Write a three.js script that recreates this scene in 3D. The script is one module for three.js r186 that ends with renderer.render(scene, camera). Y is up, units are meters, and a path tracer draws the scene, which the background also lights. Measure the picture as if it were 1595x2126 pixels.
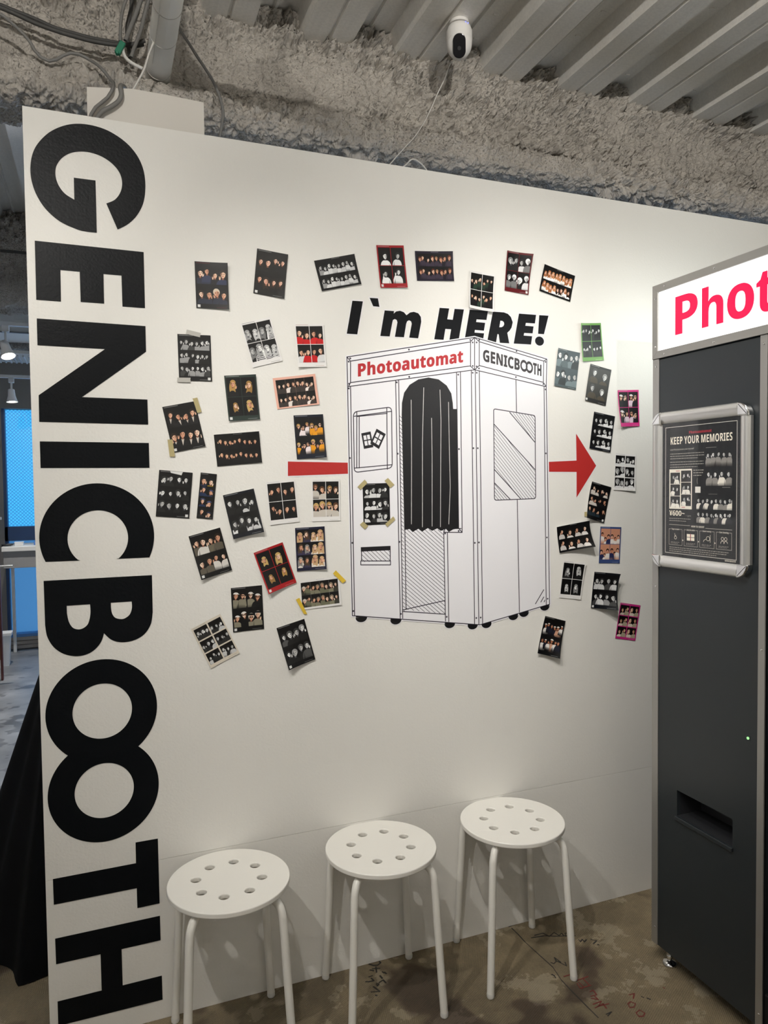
import * as THREE from 'three';
import { RoundedBoxGeometry } from 'three/addons/geometries/RoundedBoxGeometry.js';
import { mergeGeometries } from 'three/addons/utils/BufferGeometryUtils.js';
import { FontLoader } from 'three/addons/loaders/FontLoader.js';
import { TextGeometry } from 'three/addons/geometries/TextGeometry.js';
import { RectAreaLightUniformsLib } from 'three/addons/lights/RectAreaLightUniformsLib.js';
RectAreaLightUniformsLib.init();

// ---------------------------------------------------------------- camera, sky, exposure
const scene = new THREE.Scene();
const renderer = new THREE.WebGLRenderer();
renderer.toneMapping = THREE.LinearToneMapping;
renderer.toneMappingExposure = 1.07;
renderer.shadowMap.enabled = true;
const camera = new THREE.PerspectiveCamera(70.12, 1595 / 2126, 0.05, 60);
{
  const yaw = 0.37178, pitch = -0.03851, roll = -0.01175;
  const f = new THREE.Vector3(Math.sin(yaw) * Math.cos(pitch), Math.sin(pitch), -Math.cos(yaw) * Math.cos(pitch));
  const r0 = new THREE.Vector3(Math.cos(yaw), 0, Math.sin(yaw)), u0 = new THREE.Vector3().crossVectors(r0, f);
  const r = r0.clone().multiplyScalar(Math.cos(roll)).addScaledVector(u0, Math.sin(roll));
  const u = u0.clone().multiplyScalar(Math.cos(roll)).addScaledVector(r0, -Math.sin(roll));
  camera.position.set(0.15706, 1.485, 2.07704);
  camera.quaternion.setFromRotationMatrix(new THREE.Matrix4().makeBasis(r, u, f.clone().negate()));
}
scene.add(camera);
scene.background = new THREE.Color().setRGB(4.75, 6.5, 9.5);          // overcast daylight outside the window
const NEUTRAL = new THREE.Color().setRGB(1.0, 0.965, 0.905);
const SPOT_CD = 5.6, FORWARD_CD = 13.5, FILL_CD = 4.8, BACK_CD = 6, SIGN_NITS = 4.8;

// ---------------------------------------------------------------- helpers
const V2 = (x, y) => new THREE.Vector2(x, y), V3 = (x, y, z) => new THREE.Vector3(x, y, z);
function rng(seed) { let s = seed >>> 0; return () => { s = (s + 0x6D2B79F5) >>> 0; let t = s; t = Math.imul(t ^ (t >>> 15), t | 1); t ^= t + Math.imul(t ^ (t >>> 7), t | 61); return ((t ^ (t >>> 14)) >>> 0) / 4294967296; }; }
const perm = new Uint8Array(512); { const r = rng(77), p = [...Array(256).keys()]; for (let i = 255; i > 0; i--) { const j = Math.floor(r() * (i + 1)); [p[i], p[j]] = [p[j], p[i]]; } for (let i = 0; i < 512; i++) perm[i] = p[i & 255]; }
const fade = t => t * t * t * (t * (t * 6 - 15) + 10);
const vh = (i, j, k) => perm[perm[perm[i & 255] + (j & 255)] + (k & 255)] / 127.5 - 1;
function n3(x, y, z) {
  const i = Math.floor(x), j = Math.floor(y), k = Math.floor(z), a = fade(x - i), b = fade(y - j), c = fade(z - k);
  const l = (p, q, t) => p + (q - p) * t;
  return l(l(l(vh(i, j, k), vh(i + 1, j, k), a), l(vh(i, j + 1, k), vh(i + 1, j + 1, k), a), b), l(l(vh(i, j, k + 1), vh(i + 1, j, k + 1), a), l(vh(i, j + 1, k + 1), vh(i + 1, j + 1, k + 1), a), b), c);
}
function n2(x, y) {
  const i = Math.floor(x), j = Math.floor(y), a = fade(x - i), b = fade(y - j);
  const p = vh(i, j, 7), q = vh(i + 1, j, 7), r = vh(i, j + 1, 7), s = vh(i + 1, j + 1, 7);
  return (p + (q - p) * a) * (1 - b) + (r + (s - r) * a) * b;
}
const fbm2 = (x, y, o) => { let s = 0, a = 0.5; for (let k = 0; k < o; k++) { s += a * n2(x + k * 17.3, y + k * 9.1); x *= 2.03; y *= 2.03; a *= 0.5; } return s; };
const fbm3 = (x, y, z, o) => { let s = 0, a = 0.5; for (let k = 0; k < o; k++) { s += a * n3(x + k * 17.3, y + k * 9.1, z); x *= 2.03; y *= 2.03; z *= 2.03; a *= 0.5; } return s; };
const clamp = (v, a = 0, b = 1) => Math.min(b, Math.max(a, v));
const smooth = (a, b, v) => { const t = clamp((v - a) / (b - a)); return t * t * (3 - 2 * t); };
function dataTex(w, h, fn, srgb) {
  const d = new Uint8Array(w * h * 4), c = [0, 0, 0];
  for (let y = 0; y < h; y++) for (let x = 0; x < w; x++) { fn(x / w, y / h, c); const k = (y * w + x) * 4; d[k] = clamp(c[0], 0, 255); d[k + 1] = clamp(c[1], 0, 255); d[k + 2] = clamp(c[2], 0, 255); d[k + 3] = 255; }
  const t = new THREE.DataTexture(d, w, h); t.magFilter = THREE.LinearFilter; t.minFilter = THREE.LinearMipmapLinearFilter; t.generateMipmaps = true;
  t.wrapS = t.wrapT = THREE.MirroredRepeatWrapping; if (srgb) t.colorSpace = THREE.SRGBColorSpace; t.needsUpdate = true; return t;
}
function canvasTex(w, h, draw) {
  const c = document.createElement('canvas'); c.width = w; c.height = h; const g = c.getContext('2d'); draw(g, w, h);
  const t = new THREE.CanvasTexture(c); t.colorSpace = THREE.SRGBColorSpace; t.anisotropy = 8; return t;
}
const std = (color, roughness = 0.6, metalness = 0, extra = {}) => new THREE.MeshStandardMaterial({ color, roughness, metalness, ...extra });
const taken = new Map();
const numbered = n => { const k = taken.get(n) || 0; taken.set(n, k + 1); return k ? n + '_' + String(k).padStart(3, '0') : n; };
function shadowy(m) { m.castShadow = true; m.receiveShadow = true; return m; }
function tag(o, label, category, group) { o.userData.label = label; o.userData.category = category; if (group) o.userData.group = group; return o; }
function thing(name, label, category, p = [0, 0, 0], group) { const o = new THREE.Group(); o.name = numbered(name); o.position.set(...p); scene.add(o); return tag(o, label, category, group); }
function top(name, geo, mat, label, category, group, p) { const m = shadowy(new THREE.Mesh(geo, mat)); m.name = numbered(name); if (p) m.position.set(...p); scene.add(m); return tag(m, label, category, group); }
function part(parent, name, geo, mat, label) { const m = shadowy(new THREE.Mesh(geo, mat)); m.name = name; parent.add(m); if (label) m.userData.label = label; return m; }
function world(parent, name, geo, mat, label) {                     // geometry given in room coordinates, moved into its parent's frame
  let o = parent; const t = V3(0, 0, 0); while (o && o !== scene) { t.add(o.position); o = o.parent; }
  geo.translate(-t.x, -t.y, -t.z); return part(parent, name, geo, mat, label);
}
function structure(name, geo, mat, parent) { const m = shadowy(new THREE.Mesh(geo, mat)); m.name = parent ? name : numbered(name); (parent || scene).add(m); if (!parent) m.userData.kind = 'structure'; return m; }
function structureGroup(name, label) { const g = new THREE.Group(); g.name = numbered(name); g.userData.kind = 'structure'; if (label) g.userData.label = label; scene.add(g); return g; }
const box = (x0, x1, y0, y1, z0, z1) => { const g = new THREE.BoxGeometry(x1 - x0, y1 - y0, z1 - z0); g.translate((x0 + x1) / 2, (y0 + y1) / 2, (z0 + z1) / 2); return g; };
const rbox = (x0, x1, y0, y1, z0, z1, r = 0.002, s = 2) => { const g = new RoundedBoxGeometry(x1 - x0, y1 - y0, z1 - z0, s, r); g.translate((x0 + x1) / 2, (y0 + y1) / 2, (z0 + z1) / 2); return g; };
function metricUV(g, s = 1) {                                          // uv in metres from the dominant axis of each face
  const p = g.attributes.position, n = g.attributes.normal, uv = new Float32Array(p.count * 2);
  for (let i = 0; i < p.count; i++) { const ax = Math.abs(n.getX(i)), ay = Math.abs(n.getY(i)), az = Math.abs(n.getZ(i)), x = p.getX(i), y = p.getY(i), z = p.getZ(i);
    const [u, v] = az >= ax && az >= ay ? [x, y] : ay >= ax ? [x, -z] : [z, y]; uv[2 * i] = u * s; uv[2 * i + 1] = v * s; }
  g.setAttribute('uv', new THREE.BufferAttribute(uv, 2)); return g;
}
const shapeOf = pts => new THREE.Shape(pts.map(p => V2(p[0], p[1])));
const extr = (shape, depth, z = 0, bevel = 0, seg = 24) => { const g = new THREE.ExtrudeGeometry(shape, { depth, bevelEnabled: bevel > 0, bevelThickness: bevel, bevelSize: bevel, bevelSegments: 2, curveSegments: seg }); g.translate(0, 0, z); return g; };
const tube = (pts, r, seg = 40, rad = 8) => new THREE.TubeGeometry(new THREE.CatmullRomCurve3(pts.map(p => V3(p[0], p[1], p[2]))), seg, r, rad, false);
const cyl = (r0, r1, h, x, y, z, seg = 24) => { const g = new THREE.CylinderGeometry(r0, r1, h, seg); g.translate(x, y, z); return g; };

const D = {
  lines: [[[23.8,983.7],[453.3,1067.9],[723.6,1012.8],[721.0,921.7],[731.5,193.3],[465.7,145.2],[30.1,208.5],[24.8,896.2],[23.8,983.7]],[[35.0,971.9],[437.6,1052.3]],[[34.1,908.2],[437.0,976.7]],[[27.5,896.3],[452.5,965.1],[721.0,921.7]],[[35.0,971.9],[34.1,908.2]],[[23.8,983.7],[35.0,971.9]],[[34.1,908.2],[27.5,896.3]],[[438.7,1052.3],[438.0,975.4]],[[453.3,1067.9],[452.5,965.1]],[[470.0,1055.1],[469.4,978.7]],[[437.6,1052.3],[453.3,1067.9],[470.0,1055.1]],[[437.0,976.7],[452.5,965.1],[469.4,979.6]],[[470.0,1055.1],[711.7,1005.5],[709.7,935.6],[469.4,979.6]],[[711.7,1005.5],[723.6,1012.8]],[[709.7,935.6],[721.0,921.7]],[[440.5,963.1],[446.1,149.1]],[[454.6,964.7],[461.5,146.0]],[[469.3,963.1],[475.3,147.7]],[[33.9,897.4],[37.0,207.9]],[[179.6,920.5],[186.4,188.3]],[[189.7,922.2],[194.6,187.7]],[[387.9,953.9],[391.2,460.6]],[[401.7,956.8],[403.5,447.2]],[[338.4,450.0],[403.5,447.2]],[[343.6,461.7],[400.0,459.8]],[[391.2,460.6],[403.5,447.2]],[[338.4,450.0],[341.8,166.9]],[[351.1,449.0],[353.6,164.5]],[[338.4,450.0],[343.6,461.7]],[[205.1,462.3],[206.2,214.0]],[[194.0,213.5],[339.9,232.8]],[[193.9,209.0],[342.0,189.1]],[[52.6,821.2],[50.2,654.0]],[[60.2,808.8],[58.1,654.0]],[[149.5,835.4],[149.1,649.3]],[[44.6,808.4],[165.1,826.2]],[[52.4,807.7],[150.7,819.6]],[[42.4,653.2],[164.6,663.4]],[[604.7,940.0],[606.3,833.9]],[[607.5,548.0],[613.8,175.6]],[[712.5,922.8],[718.2,191.3]],[[708.7,243.9],[676.1,198.7]],[[708.6,219.4],[697.1,203.1]],[[712.6,208.4],[710.3,202.7]],[[59.3,372.7],[156.1,367.9],[156.0,355.8],[59.1,360.8],[59.3,372.7]],[[62.1,406.9],[61.6,373.9]],[[155.6,402.8],[155.2,369.3]],[[580.6,833.3],[675.7,737.5]],[[522.6,793.1],[676.4,646.4]],[[522.7,647.0],[620.2,551.1]],[[523.5,603.3],[580.0,550.5]]],
  frame: [[42.0,821.3],[165.3,839.4],[165.4,653.7],[42.2,640.1]],
  window: [[520.8,843.4],[677.2,825.1],[678.2,550.1],[522.0,547.8]],
  outline: [[19.7,986.9],[453.4,1072.5],[728.7,1016.9],[726.7,921.9],[737.8,189.9],[467.3,139.4],[25.9,204.4],[20.2,896.1]],
  feet: [[58.8,203.6],[171.8,187.6],[357.1,160.5],[439.3,149.7],[489.7,149.8],[590.4,167.8],[631.0,175.3],[712.5,190.3]],
  curtain: [[198.6,817.2],[200.0,852.7],[207.6,884.0],[226.3,909.1],[255.8,926.7],[290.4,933.9],[325.3,929.5],[352.9,911.6],[368.9,887.2],[373.7,857.8],[375.1,838.7],[388.9,839.1],[391.2,460.6],[371.6,458.0],[356.2,450.3],[346.1,460.7],[328.3,454.9],[315.7,463.1],[298.0,455.9],[283.1,465.1],[263.1,454.4],[250.8,463.9],[231.0,454.6],[221.3,464.0],[203.2,461.9]],
  folds: [[[230.7,862.5],[230.1,683.9],[227.3,479.6]],[[273.8,901.9],[267.5,729.0],[264.7,469.3]],[[299.6,808.3],[300.3,684.1],[298.2,470.5]],[[329.5,897.2],[332.1,802.2],[329.5,638.6],[326.9,467.3]],[[359.0,859.6],[360.9,684.2],[362.6,592.6],[356.4,475.6]]],
  screws: [[34.2,980.0],[29.5,970.3],[225.1,1016.7],[29.5,904.6],[28.4,890.8],[225.1,933.4],[437.7,1058.7],[446.4,1051.4],[460.5,1052.3],[470.0,1060.6],[445.9,977.1],[459.9,976.4],[468.3,970.4],[445.7,955.6],[460.3,956.2],[393.9,947.4],[394.5,712.7],[446.4,715.8],[462.1,715.9],[449.2,411.9],[464.0,412.7],[452.6,168.4],[468.5,168.6],[29.0,683.5],[33.2,428.7],[33.5,222.3],[184.2,697.2],[186.7,425.7],[189.0,201.7],[183.4,914.9],[343.4,446.1],[391.2,452.3],[346.5,180.4],[607.4,1032.7],[604.7,948.5],[718.5,1003.5],[709.7,929.9],[718.1,912.5],[719.0,700.3],[722.0,419.0],[724.1,212.5]],
  icons: [[[66.0,757.6],[95.8,763.7],[104.6,716.6],[74.2,711.1]],[[115.6,772.4],[145.2,756.6],[122.4,711.0],[94.4,727.4]]],
  slot: [[59.9,414.5],[156.6,402.8],[62.1,406.9],[155.2,369.3]],
  opening: [[203.2,464.6],[339.4,457.7],[342.0,189.1],[206.2,214.0]],
  jamb: [[190.4,817.0],[199.1,817.2],[203.7,209.6],[196.4,210.2]],
  txt1: [[54.0,927.1],[412.3,988.3],[412.6,1028.0],[54.5,963.8]],
  txt2: [[481.6,995.9],[704.2,956.0],[704.3,990.8],[481.9,1031.9]],
  tapes: [[[392,1914],[429,1907],[427,1895],[389,1902]],[[364,1782],[399,1783],[399,1770],[363,1770]],[[403,1727],[416,1729],[427,1690],[415,1687]],[[334,1613],[347,1613],[353,1567],[339,1566]],[[809,1229],[841,1196],[830,1189],[800,1220]],[[696,1154],[719,1104],[709,1105],[685,1150]],[[905,1499],[913,1488],[891,1468],[881,1477]],[[980,1503],[1001,1482],[987,1472],[969,1495]],[[996,1385],[1003,1375],[976,1353],[969,1362]],[[898,1372],[914,1358],[903,1348],[887,1363]],[[338,1527],[373,1524],[369,1515],[341,1522]],[[1702,1381],[1712,1381],[1713,1365],[1701,1366]]],
  cab: {"black_cable":[[-89,2823,-240],[-30,2810,-240],[18,2796,-240],[68,2786,-240],[118,2780,-240],[175,2776,-240],[235,2779,-240],[281,2789,-240],[316,2807,-240]],"black_cable2":[[-91,2839,-254],[-31,2826,-254],[24,2814,-254],[67,2802,-254],[118,2796,-254],[176,2792,-254],[235,2793,-254],[282,2791,-254],[314,2803,-254]],"grey_cable":[[-85,2784,-200],[-62,2779,-200],[-39,2764,-200],[-16,2745,-200],[7,2723,-200],[23,2695,-200],[40,2680,-200],[58,2676,-200],[79,2686,-200],[98,2702,-200],[117,2710,-200],[140,2709,-200],[167,2698,-200]],"g2":[[167,2677,-160],[194,2660,-160],[214,2637,-160],[223,2616,-160]],"g3":[[219,2558,-45],[211,2536,-45],[193,2515,-45],[176,2499,-45],[165,2482,-45],[156,2456,-45]],"thick":[[237,2561,-45],[239,2541,-45],[232,2523,-45],[212,2504,-45],[190,2488,-45],[172,2461,-45]],"l1":[[279,2919,-200],[259,2874,-200],[249,2824,-200],[246,2769,-200]],"l2":[[314,2926,-200],[295,2868,-200],[276,2816,-200],[260,2773,-200]],"l3":[[333,2923,-210],[315,2864,-210],[303,2814,-210],[284,2762,-210],[275,2735,-210]],"l4":[[251,2755,-200],[255,2734,-200],[264,2721,-200],[279,2712,-200],[306,2703,-200]],"l5":[[291,2963,-268],[281,2905,-268],[269,2847,-268],[271,2798,-268],[275,2764,-268]],"white":[[348,2873,-100],[340,2792,-100],[333,2738,-100],[317,2693,-100],[302,2646,-100],[288,2617,-100],[271,2584,-100]],"right":[[407,2851,-200],[417,2832,-200],[439,2802,-200],[463,2767,-200],[488,2734,-200],[510,2700,-200],[529,2656,-200],[536,2614,-200],[532,2581,-200],[524,2541,-200]],"camcable":[[1367,2985,-220],[1340,2947,-220],[1316,2922,-220],[1297,2874,-220],[1266,2812,-220],[1242,2760,-220],[1214,2707,-220],[1181,2657,-220],[1133,2603,-220],[1082,2543,-220]],"loop":[[1072,2482,-90],[1094,2500,-90],[1107,2514,-90],[1119,2518,-90],[1139,2511,-90],[1159,2495,-90],[1169,2481,-90]]},
  mk_black: [[[1402,12],[1404,50],[1403,91],[1407,141],[1415,229],[1405,288],[1405,334],[1407,407],[1409,455]],[[1397,1],[1436,-3],[1478,-2]],[[1451,74],[1482,74],[1492,97],[1518,85],[1524,105],[1539,98],[1538,112]],[[1549,102],[1559,106],[1553,116],[1542,116],[1549,102]],[[1434,81],[1479,88],[1508,102],[1572,126]],[[1570,146],[1569,158],[1582,150],[1580,164],[1593,157]],[[1607,161],[1620,174],[1600,183]],[[1611,190],[1613,194]],[[1422,209],[1427,217],[1441,210],[1446,193],[1451,219],[1444,212],[1457,240],[1463,224]],[[1393,256],[1397,263],[1395,273]],[[1577,433],[1579,440]],[[1587,445],[1592,453]],[[1438,453],[1457,451],[1438,460]],[[899,2],[909,13],[922,17],[934,10],[933,2]],[[901,26],[923,33]],[[914,22],[907,46]],[[892,29],[901,36]],[[924,51],[927,58]],[[929,55],[932,63]],[[878,57],[890,56]],[[862,73],[871,77],[886,78],[883,65]],[[889,92],[895,97],[889,103],[887,97]],[[911,65],[913,78]],[[898,92],[913,86],[916,100]],[[876,102],[883,120]],[[862,121],[886,128],[881,116]],[[869,138],[872,141]]],
  mk_red: [[[1421,278],[1445,278]],[[1447,307],[1488,305]],[[1439,318],[1435,339],[1472,340]],[[1447,315],[1448,337],[1439,342]],[[1468,310],[1468,337]],[[1453,361],[1465,360],[1462,379],[1443,378]],[[1453,383],[1454,397],[1440,386]],[[1429,407],[1458,406],[1437,419],[1471,422]],[[1425,421],[1456,416],[1453,434]],[[1549,415],[1566,416],[1550,431]],[[1521,443],[1534,439],[1541,451],[1528,460],[1516,457],[1521,443]],[[1518,480],[1535,475],[1540,490],[1528,498],[1516,494],[1518,480]],[[1661,428],[1663,432]]]
};

// ---------------------------------------------------------------- materials
const wallBump = dataTex(512, 512, (u, v, c) => { const k = 128 + 90 * fbm2(u * 90, v * 90, 3); c[0] = c[1] = c[2] = k; });
wallBump.repeat.set(2.2, 2.2);
const M = {};
M.wall = std(new THREE.Color().setRGB(0.80, 0.785, 0.745), 0.62, 0, { bumpMap: wallBump, bumpScale: 0.0007 });
M.plain = std(new THREE.Color().setRGB(0.74, 0.72, 0.68), 0.8);
M.panelWhite = std(new THREE.Color().setRGB(0.66, 0.63, 0.58), 0.7);
const vinylBump = wallBump;
M.vinyl = new THREE.MeshPhysicalMaterial({ color: new THREE.Color().setRGB(0.0035, 0.0045, 0.006), roughness: 0.40, specularIntensity: 0.28, bumpMap: vinylBump, bumpScale: 0.0006 });
M.vinylInk = new THREE.MeshPhysicalMaterial({ color: new THREE.Color().setRGB(0.005, 0.0055, 0.007), roughness: 0.45, specularIntensity: 0.35, bumpMap: vinylBump, bumpScale: 0.0005 });
M.vinylWhite = std(new THREE.Color().setRGB(0.80, 0.79, 0.80), 0.5);
M.vinylRed = std(new THREE.Color().setRGB(0.47, 0.022, 0.020), 0.5, 0, { bumpMap: vinylBump, bumpScale: 0.0004 });
M.paper = std(new THREE.Color().setRGB(0.82, 0.81, 0.80), 0.6);
M.stool = std(new THREE.Color().setRGB(0.82, 0.80, 0.75), 0.34);
M.stoolCap = std(new THREE.Color().setRGB(0.72, 0.71, 0.68), 0.5);
M.alu = std(new THREE.Color().setRGB(0.40, 0.392, 0.376), 0.42, 0.75);
M.aluFrame = std(new THREE.Color().setRGB(0.66, 0.655, 0.64), 0.33, 0.8);
M.chrome = std(new THREE.Color().setRGB(0.78, 0.78, 0.78), 0.12, 1);
M.slate = std(new THREE.Color().setRGB(0.018, 0.023, 0.027), 0.36);
M.black = std(new THREE.Color().setRGB(0.006, 0.006, 0.007), 0.6);
M.recess = std(new THREE.Color().setRGB(0.016, 0.017, 0.020), 0.6);
M.cloth = new THREE.MeshPhysicalMaterial({ color: new THREE.Color().setRGB(0.0025, 0.0028, 0.0035), roughness: 0.9, specularIntensity: 0.3 });
M.camWhite = std(new THREE.Color().setRGB(0.74, 0.72, 0.69), 0.38);
M.gloss = std(new THREE.Color().setRGB(0.008, 0.008, 0.010), 0.12);
M.greyCable = std(new THREE.Color().setRGB(0.17, 0.165, 0.155), 0.6);
M.darkCable = std(new THREE.Color().setRGB(0.055, 0.053, 0.050), 0.65);
M.whiteCable = std(new THREE.Color().setRGB(0.62, 0.60, 0.56), 0.55);
M.green = std(new THREE.Color().setRGB(0.01, 0.17, 0.09), 0.5);
M.masking = std(new THREE.Color().setRGB(0.44, 0.37, 0.18), 0.75);
M.yellow = std(new THREE.Color().setRGB(0.72, 0.49, 0.04), 0.65);
M.clearTape = std(new THREE.Color().setRGB(0.47, 0.455, 0.42), 0.4);
M.whiteTape = std(new THREE.Color().setRGB(0.72, 0.72, 0.70), 0.5);
const lampGlow = k => new THREE.MeshStandardMaterial({ color: 0x000000, emissive: new THREE.Color().setRGB(1, 0.96, 0.9), emissiveIntensity: k });

// sprayed fireproofing: grey mineral crust with dark grit
const sprayMap = dataTex(1536, 1536, (u, v, c) => {
  const a = fbm2(u * 11, v * 11, 3), g = n2(u * 300, v * 300), s = fbm2(u * 190 + 9, v * 190, 2), t = fbm2(u * 9 + 40, v * 9 + 8, 3);
  let k = 172 + 16 * a + 10 * g; const grit = smooth(0.22, 0.50, s + 0.36 * t) * 0.26; k *= 1 - grit;
  c[0] = k * 1.0; c[1] = k * 0.965; c[2] = k * 0.915;
}, true);
const sprayBump = dataTex(1024, 1024, (u, v, c) => { const k = 128 + 70 * n2(u * 190, v * 190) + 60 * n2(u * 90 + 5, v * 90); c[0] = c[1] = c[2] = k; });
M.spray = std(0xffffff, 0.95, 0, { map: sprayMap, bumpMap: sprayBump, bumpScale: 0.006 });

// old floor: adhesive combed in ridges, scraped patches, stains
const ridge = (x, y) => { const cell = fbm2(x * 1.6 + 3, y * 1.6, 2), ang = 0.55 + 1.5 * Math.round(cell * 3) * 0.34; return Math.sin((x * Math.cos(ang) + y * Math.sin(ang)) * 1150 + 3 * n2(x * 5, y * 5)); };
const FS = 2.8;
const bareAt = (x, y) => smooth(-0.16, 0.10, fbm2(x * 2.2 + 11, y * 2.2 + 50, 4) + 0.08);
const floorMap = dataTex(2048, 2048, (u, v, c) => {
  const x = u * FS, y = v * FS, r = ridge(x, y), a = fbm2(x * 3, y * 3, 5), p = fbm2(x * 13 + 30, y * 13 + 4, 5), s = fbm2(x * 5 + 70, y * 5 + 20, 4), g = n2(x * 400, y * 400), q = n2(x * 130, y * 130), h = fbm2(x * 30 + 5, y * 30, 3);
  let R = 116, G = 104, B = 82; const m = 1 + 0.26 * a + 0.07 * g + 0.10 * h; R *= m; G *= m; B *= m;
  const k = r * 17 * bareAt(x, y) * (0.6 + 0.4 * q); R += k; G += k * 0.95; B += k * 0.8;
  const w = smooth(0.20, 0.30, p + 0.10 * q + 0.05 * g) * 0.36; R += (182 - R) * w; G += (174 - G) * w; B += (154 - B) * w;
  const d = smooth(0.18, 0.42, s + 0.12 * h); R *= 1 - 0.34 * d; G *= 1 - 0.38 * d; B *= 1 - 0.38 * d;
  c[0] = R; c[1] = G; c[2] = B;
}, true);
const floorBump = dataTex(2048, 2048, (u, v, c) => { const x = u * FS, y = v * FS; const k = 128 + 60 * ridge(x, y) * bareAt(x, y) + 50 * fbm2(x * 30, y * 30, 2); c[0] = c[1] = c[2] = k; });
M.floor = std(0xffffff, 0.72, 0, { map: floorMap, bumpMap: floorBump, bumpScale: 0.0016 });
const concreteMap = dataTex(1024, 1024, (u, v, c) => { const a = fbm2(u * 9, v * 9, 5), b = fbm2(u * 22 + 40, v * 22, 3); const k = 150 + 46 * a - 40 * smooth(0.12, 0.3, b); c[0] = k; c[1] = k; c[2] = k * 0.99; }, true);
M.concrete = std(0xffffff, 0.34, 0, { map: concreteMap });
const deckMap = dataTex(512, 1024, (u, v, c) => { const k = 226 + 6 * fbm2(u * 40, v * 3, 3) + 5 * n2(u * 150, v * 150); c[0] = k; c[1] = k * 0.985; c[2] = k * 0.955; }, true);
M.deck = std(0xffffff, 0.5, 0.12, { map: deckMap });

// ---------------------------------------------------------------- the setting
const X0 = -2.2, X1 = 4.2, ZB = -5.4, ZF = 4.2, YC = 2.98, YH = 3.055;
{ // floor: two surfaces, the old one around the partition and bare concrete in the room behind
  const f = metricUV(box(X0, X1, -0.2, 0, -1.15, ZF), 1 / FS); structure('floor', f, M.floor);
  structure('floor', metricUV(box(X0, X1, -0.2, 0, ZB - 0.2, -1.15), 1 / 2.4), M.concrete);
}
{ // ceiling of pressed steel deck, ribs running across the partition
  const g = structureGroup('ceiling', 'pale ribbed steel deck ceiling');
  const W = 0.3305, prof = [[0, YC], [0.078, YC], [0.083, YC + 0.009], [0.089, YC + 0.009], [0.094, YC], [0.168, YC], [0.184, YH], [0.232, YH], [0.237, YH - 0.009], [0.245, YH - 0.009], [0.250, YH], [0.3145, YH], [W, YC]];
  const t = 0.012, pts = [...prof, ...prof.slice().reverse().map(p => [p[0], p[1] + t])];
  const z0 = ZB - 0.1, z1 = ZF + 0.1;
  const geo = new THREE.ExtrudeGeometry(shapeOf(pts), { depth: z1 - z0, bevelEnabled: false, steps: 1 }); geo.translate(0, 0, z0); metricUV(geo, 1.3);
  const x0 = 1.817 - 7 * W - 6 * W; for (let k = 0; k < 21; k++) { const x = x0 + k * W; if (x > X1) break; const m = structure('deck_panel', geo, M.deck, g); m.position.x = x; }
  structure('ceiling_slab', box(X0 - 0.2, X1 + 0.4, YH + 0.02, YH + 0.2, z0 - 0.1, z1 + 0.1), M.plain, g);
  // pressed dimples along the flutes above the booth
  const dg = rbox(-0.010, 0.010, YH - 0.003, YH + 0.002, -0.004, 0.004, 0.0015);
  for (let k = 11; k < 18; k++) for (let j = 0; j < 12; j++) { const m = structure('dimple', dg, M.deck, g); m.position.set(x0 + k * W + (j % 2 ? 0.282 : 0.206), 0, -0.28 + Math.floor(j / 2) * 0.14 + (j % 2) * 0.02); }
}
structure('wall_left', box(X0 - 0.15, X0, 0, 3.1, ZB, ZF), M.plain);
structure('wall_right', box(X1, X1 + 0.15, 0, 3.1, ZB, ZF), M.plain);
structure('wall_rear', box(X0 - 0.15, X1 + 0.15, 0, 3.1, ZF, ZF + 0.15), M.plain);

const HT = 2.449, SEAM = 0.452, PT = 0.05, PX = 4.15;
{ // the white partition: an upper board and a lower board with a hairline joint
  const g = structureGroup('wall_partition', 'white papered partition wall');
  structure('upper_board', metricUV(rbox(0, PX, SEAM + 0.0003, HT, -PT, 0, 0.0008)), M.wall, g);
  structure('lower_board', metricUV(rbox(0, PX, 0, SEAM - 0.0003, -PT, -0.0003, 0.0008)), M.wall, g);
}
{ // white offcut board fixed behind the top of the partition
  const s = shapeOf([[0.152, 2.3], [0.459, 2.3], [0.459, 2.566], [0.352, 2.569], [0.269, 2.569], [0.153, 2.553]]);
  const g = extr(s, 0.012, -0.072); structure('trim_1', g, M.panelWhite);
}

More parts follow.
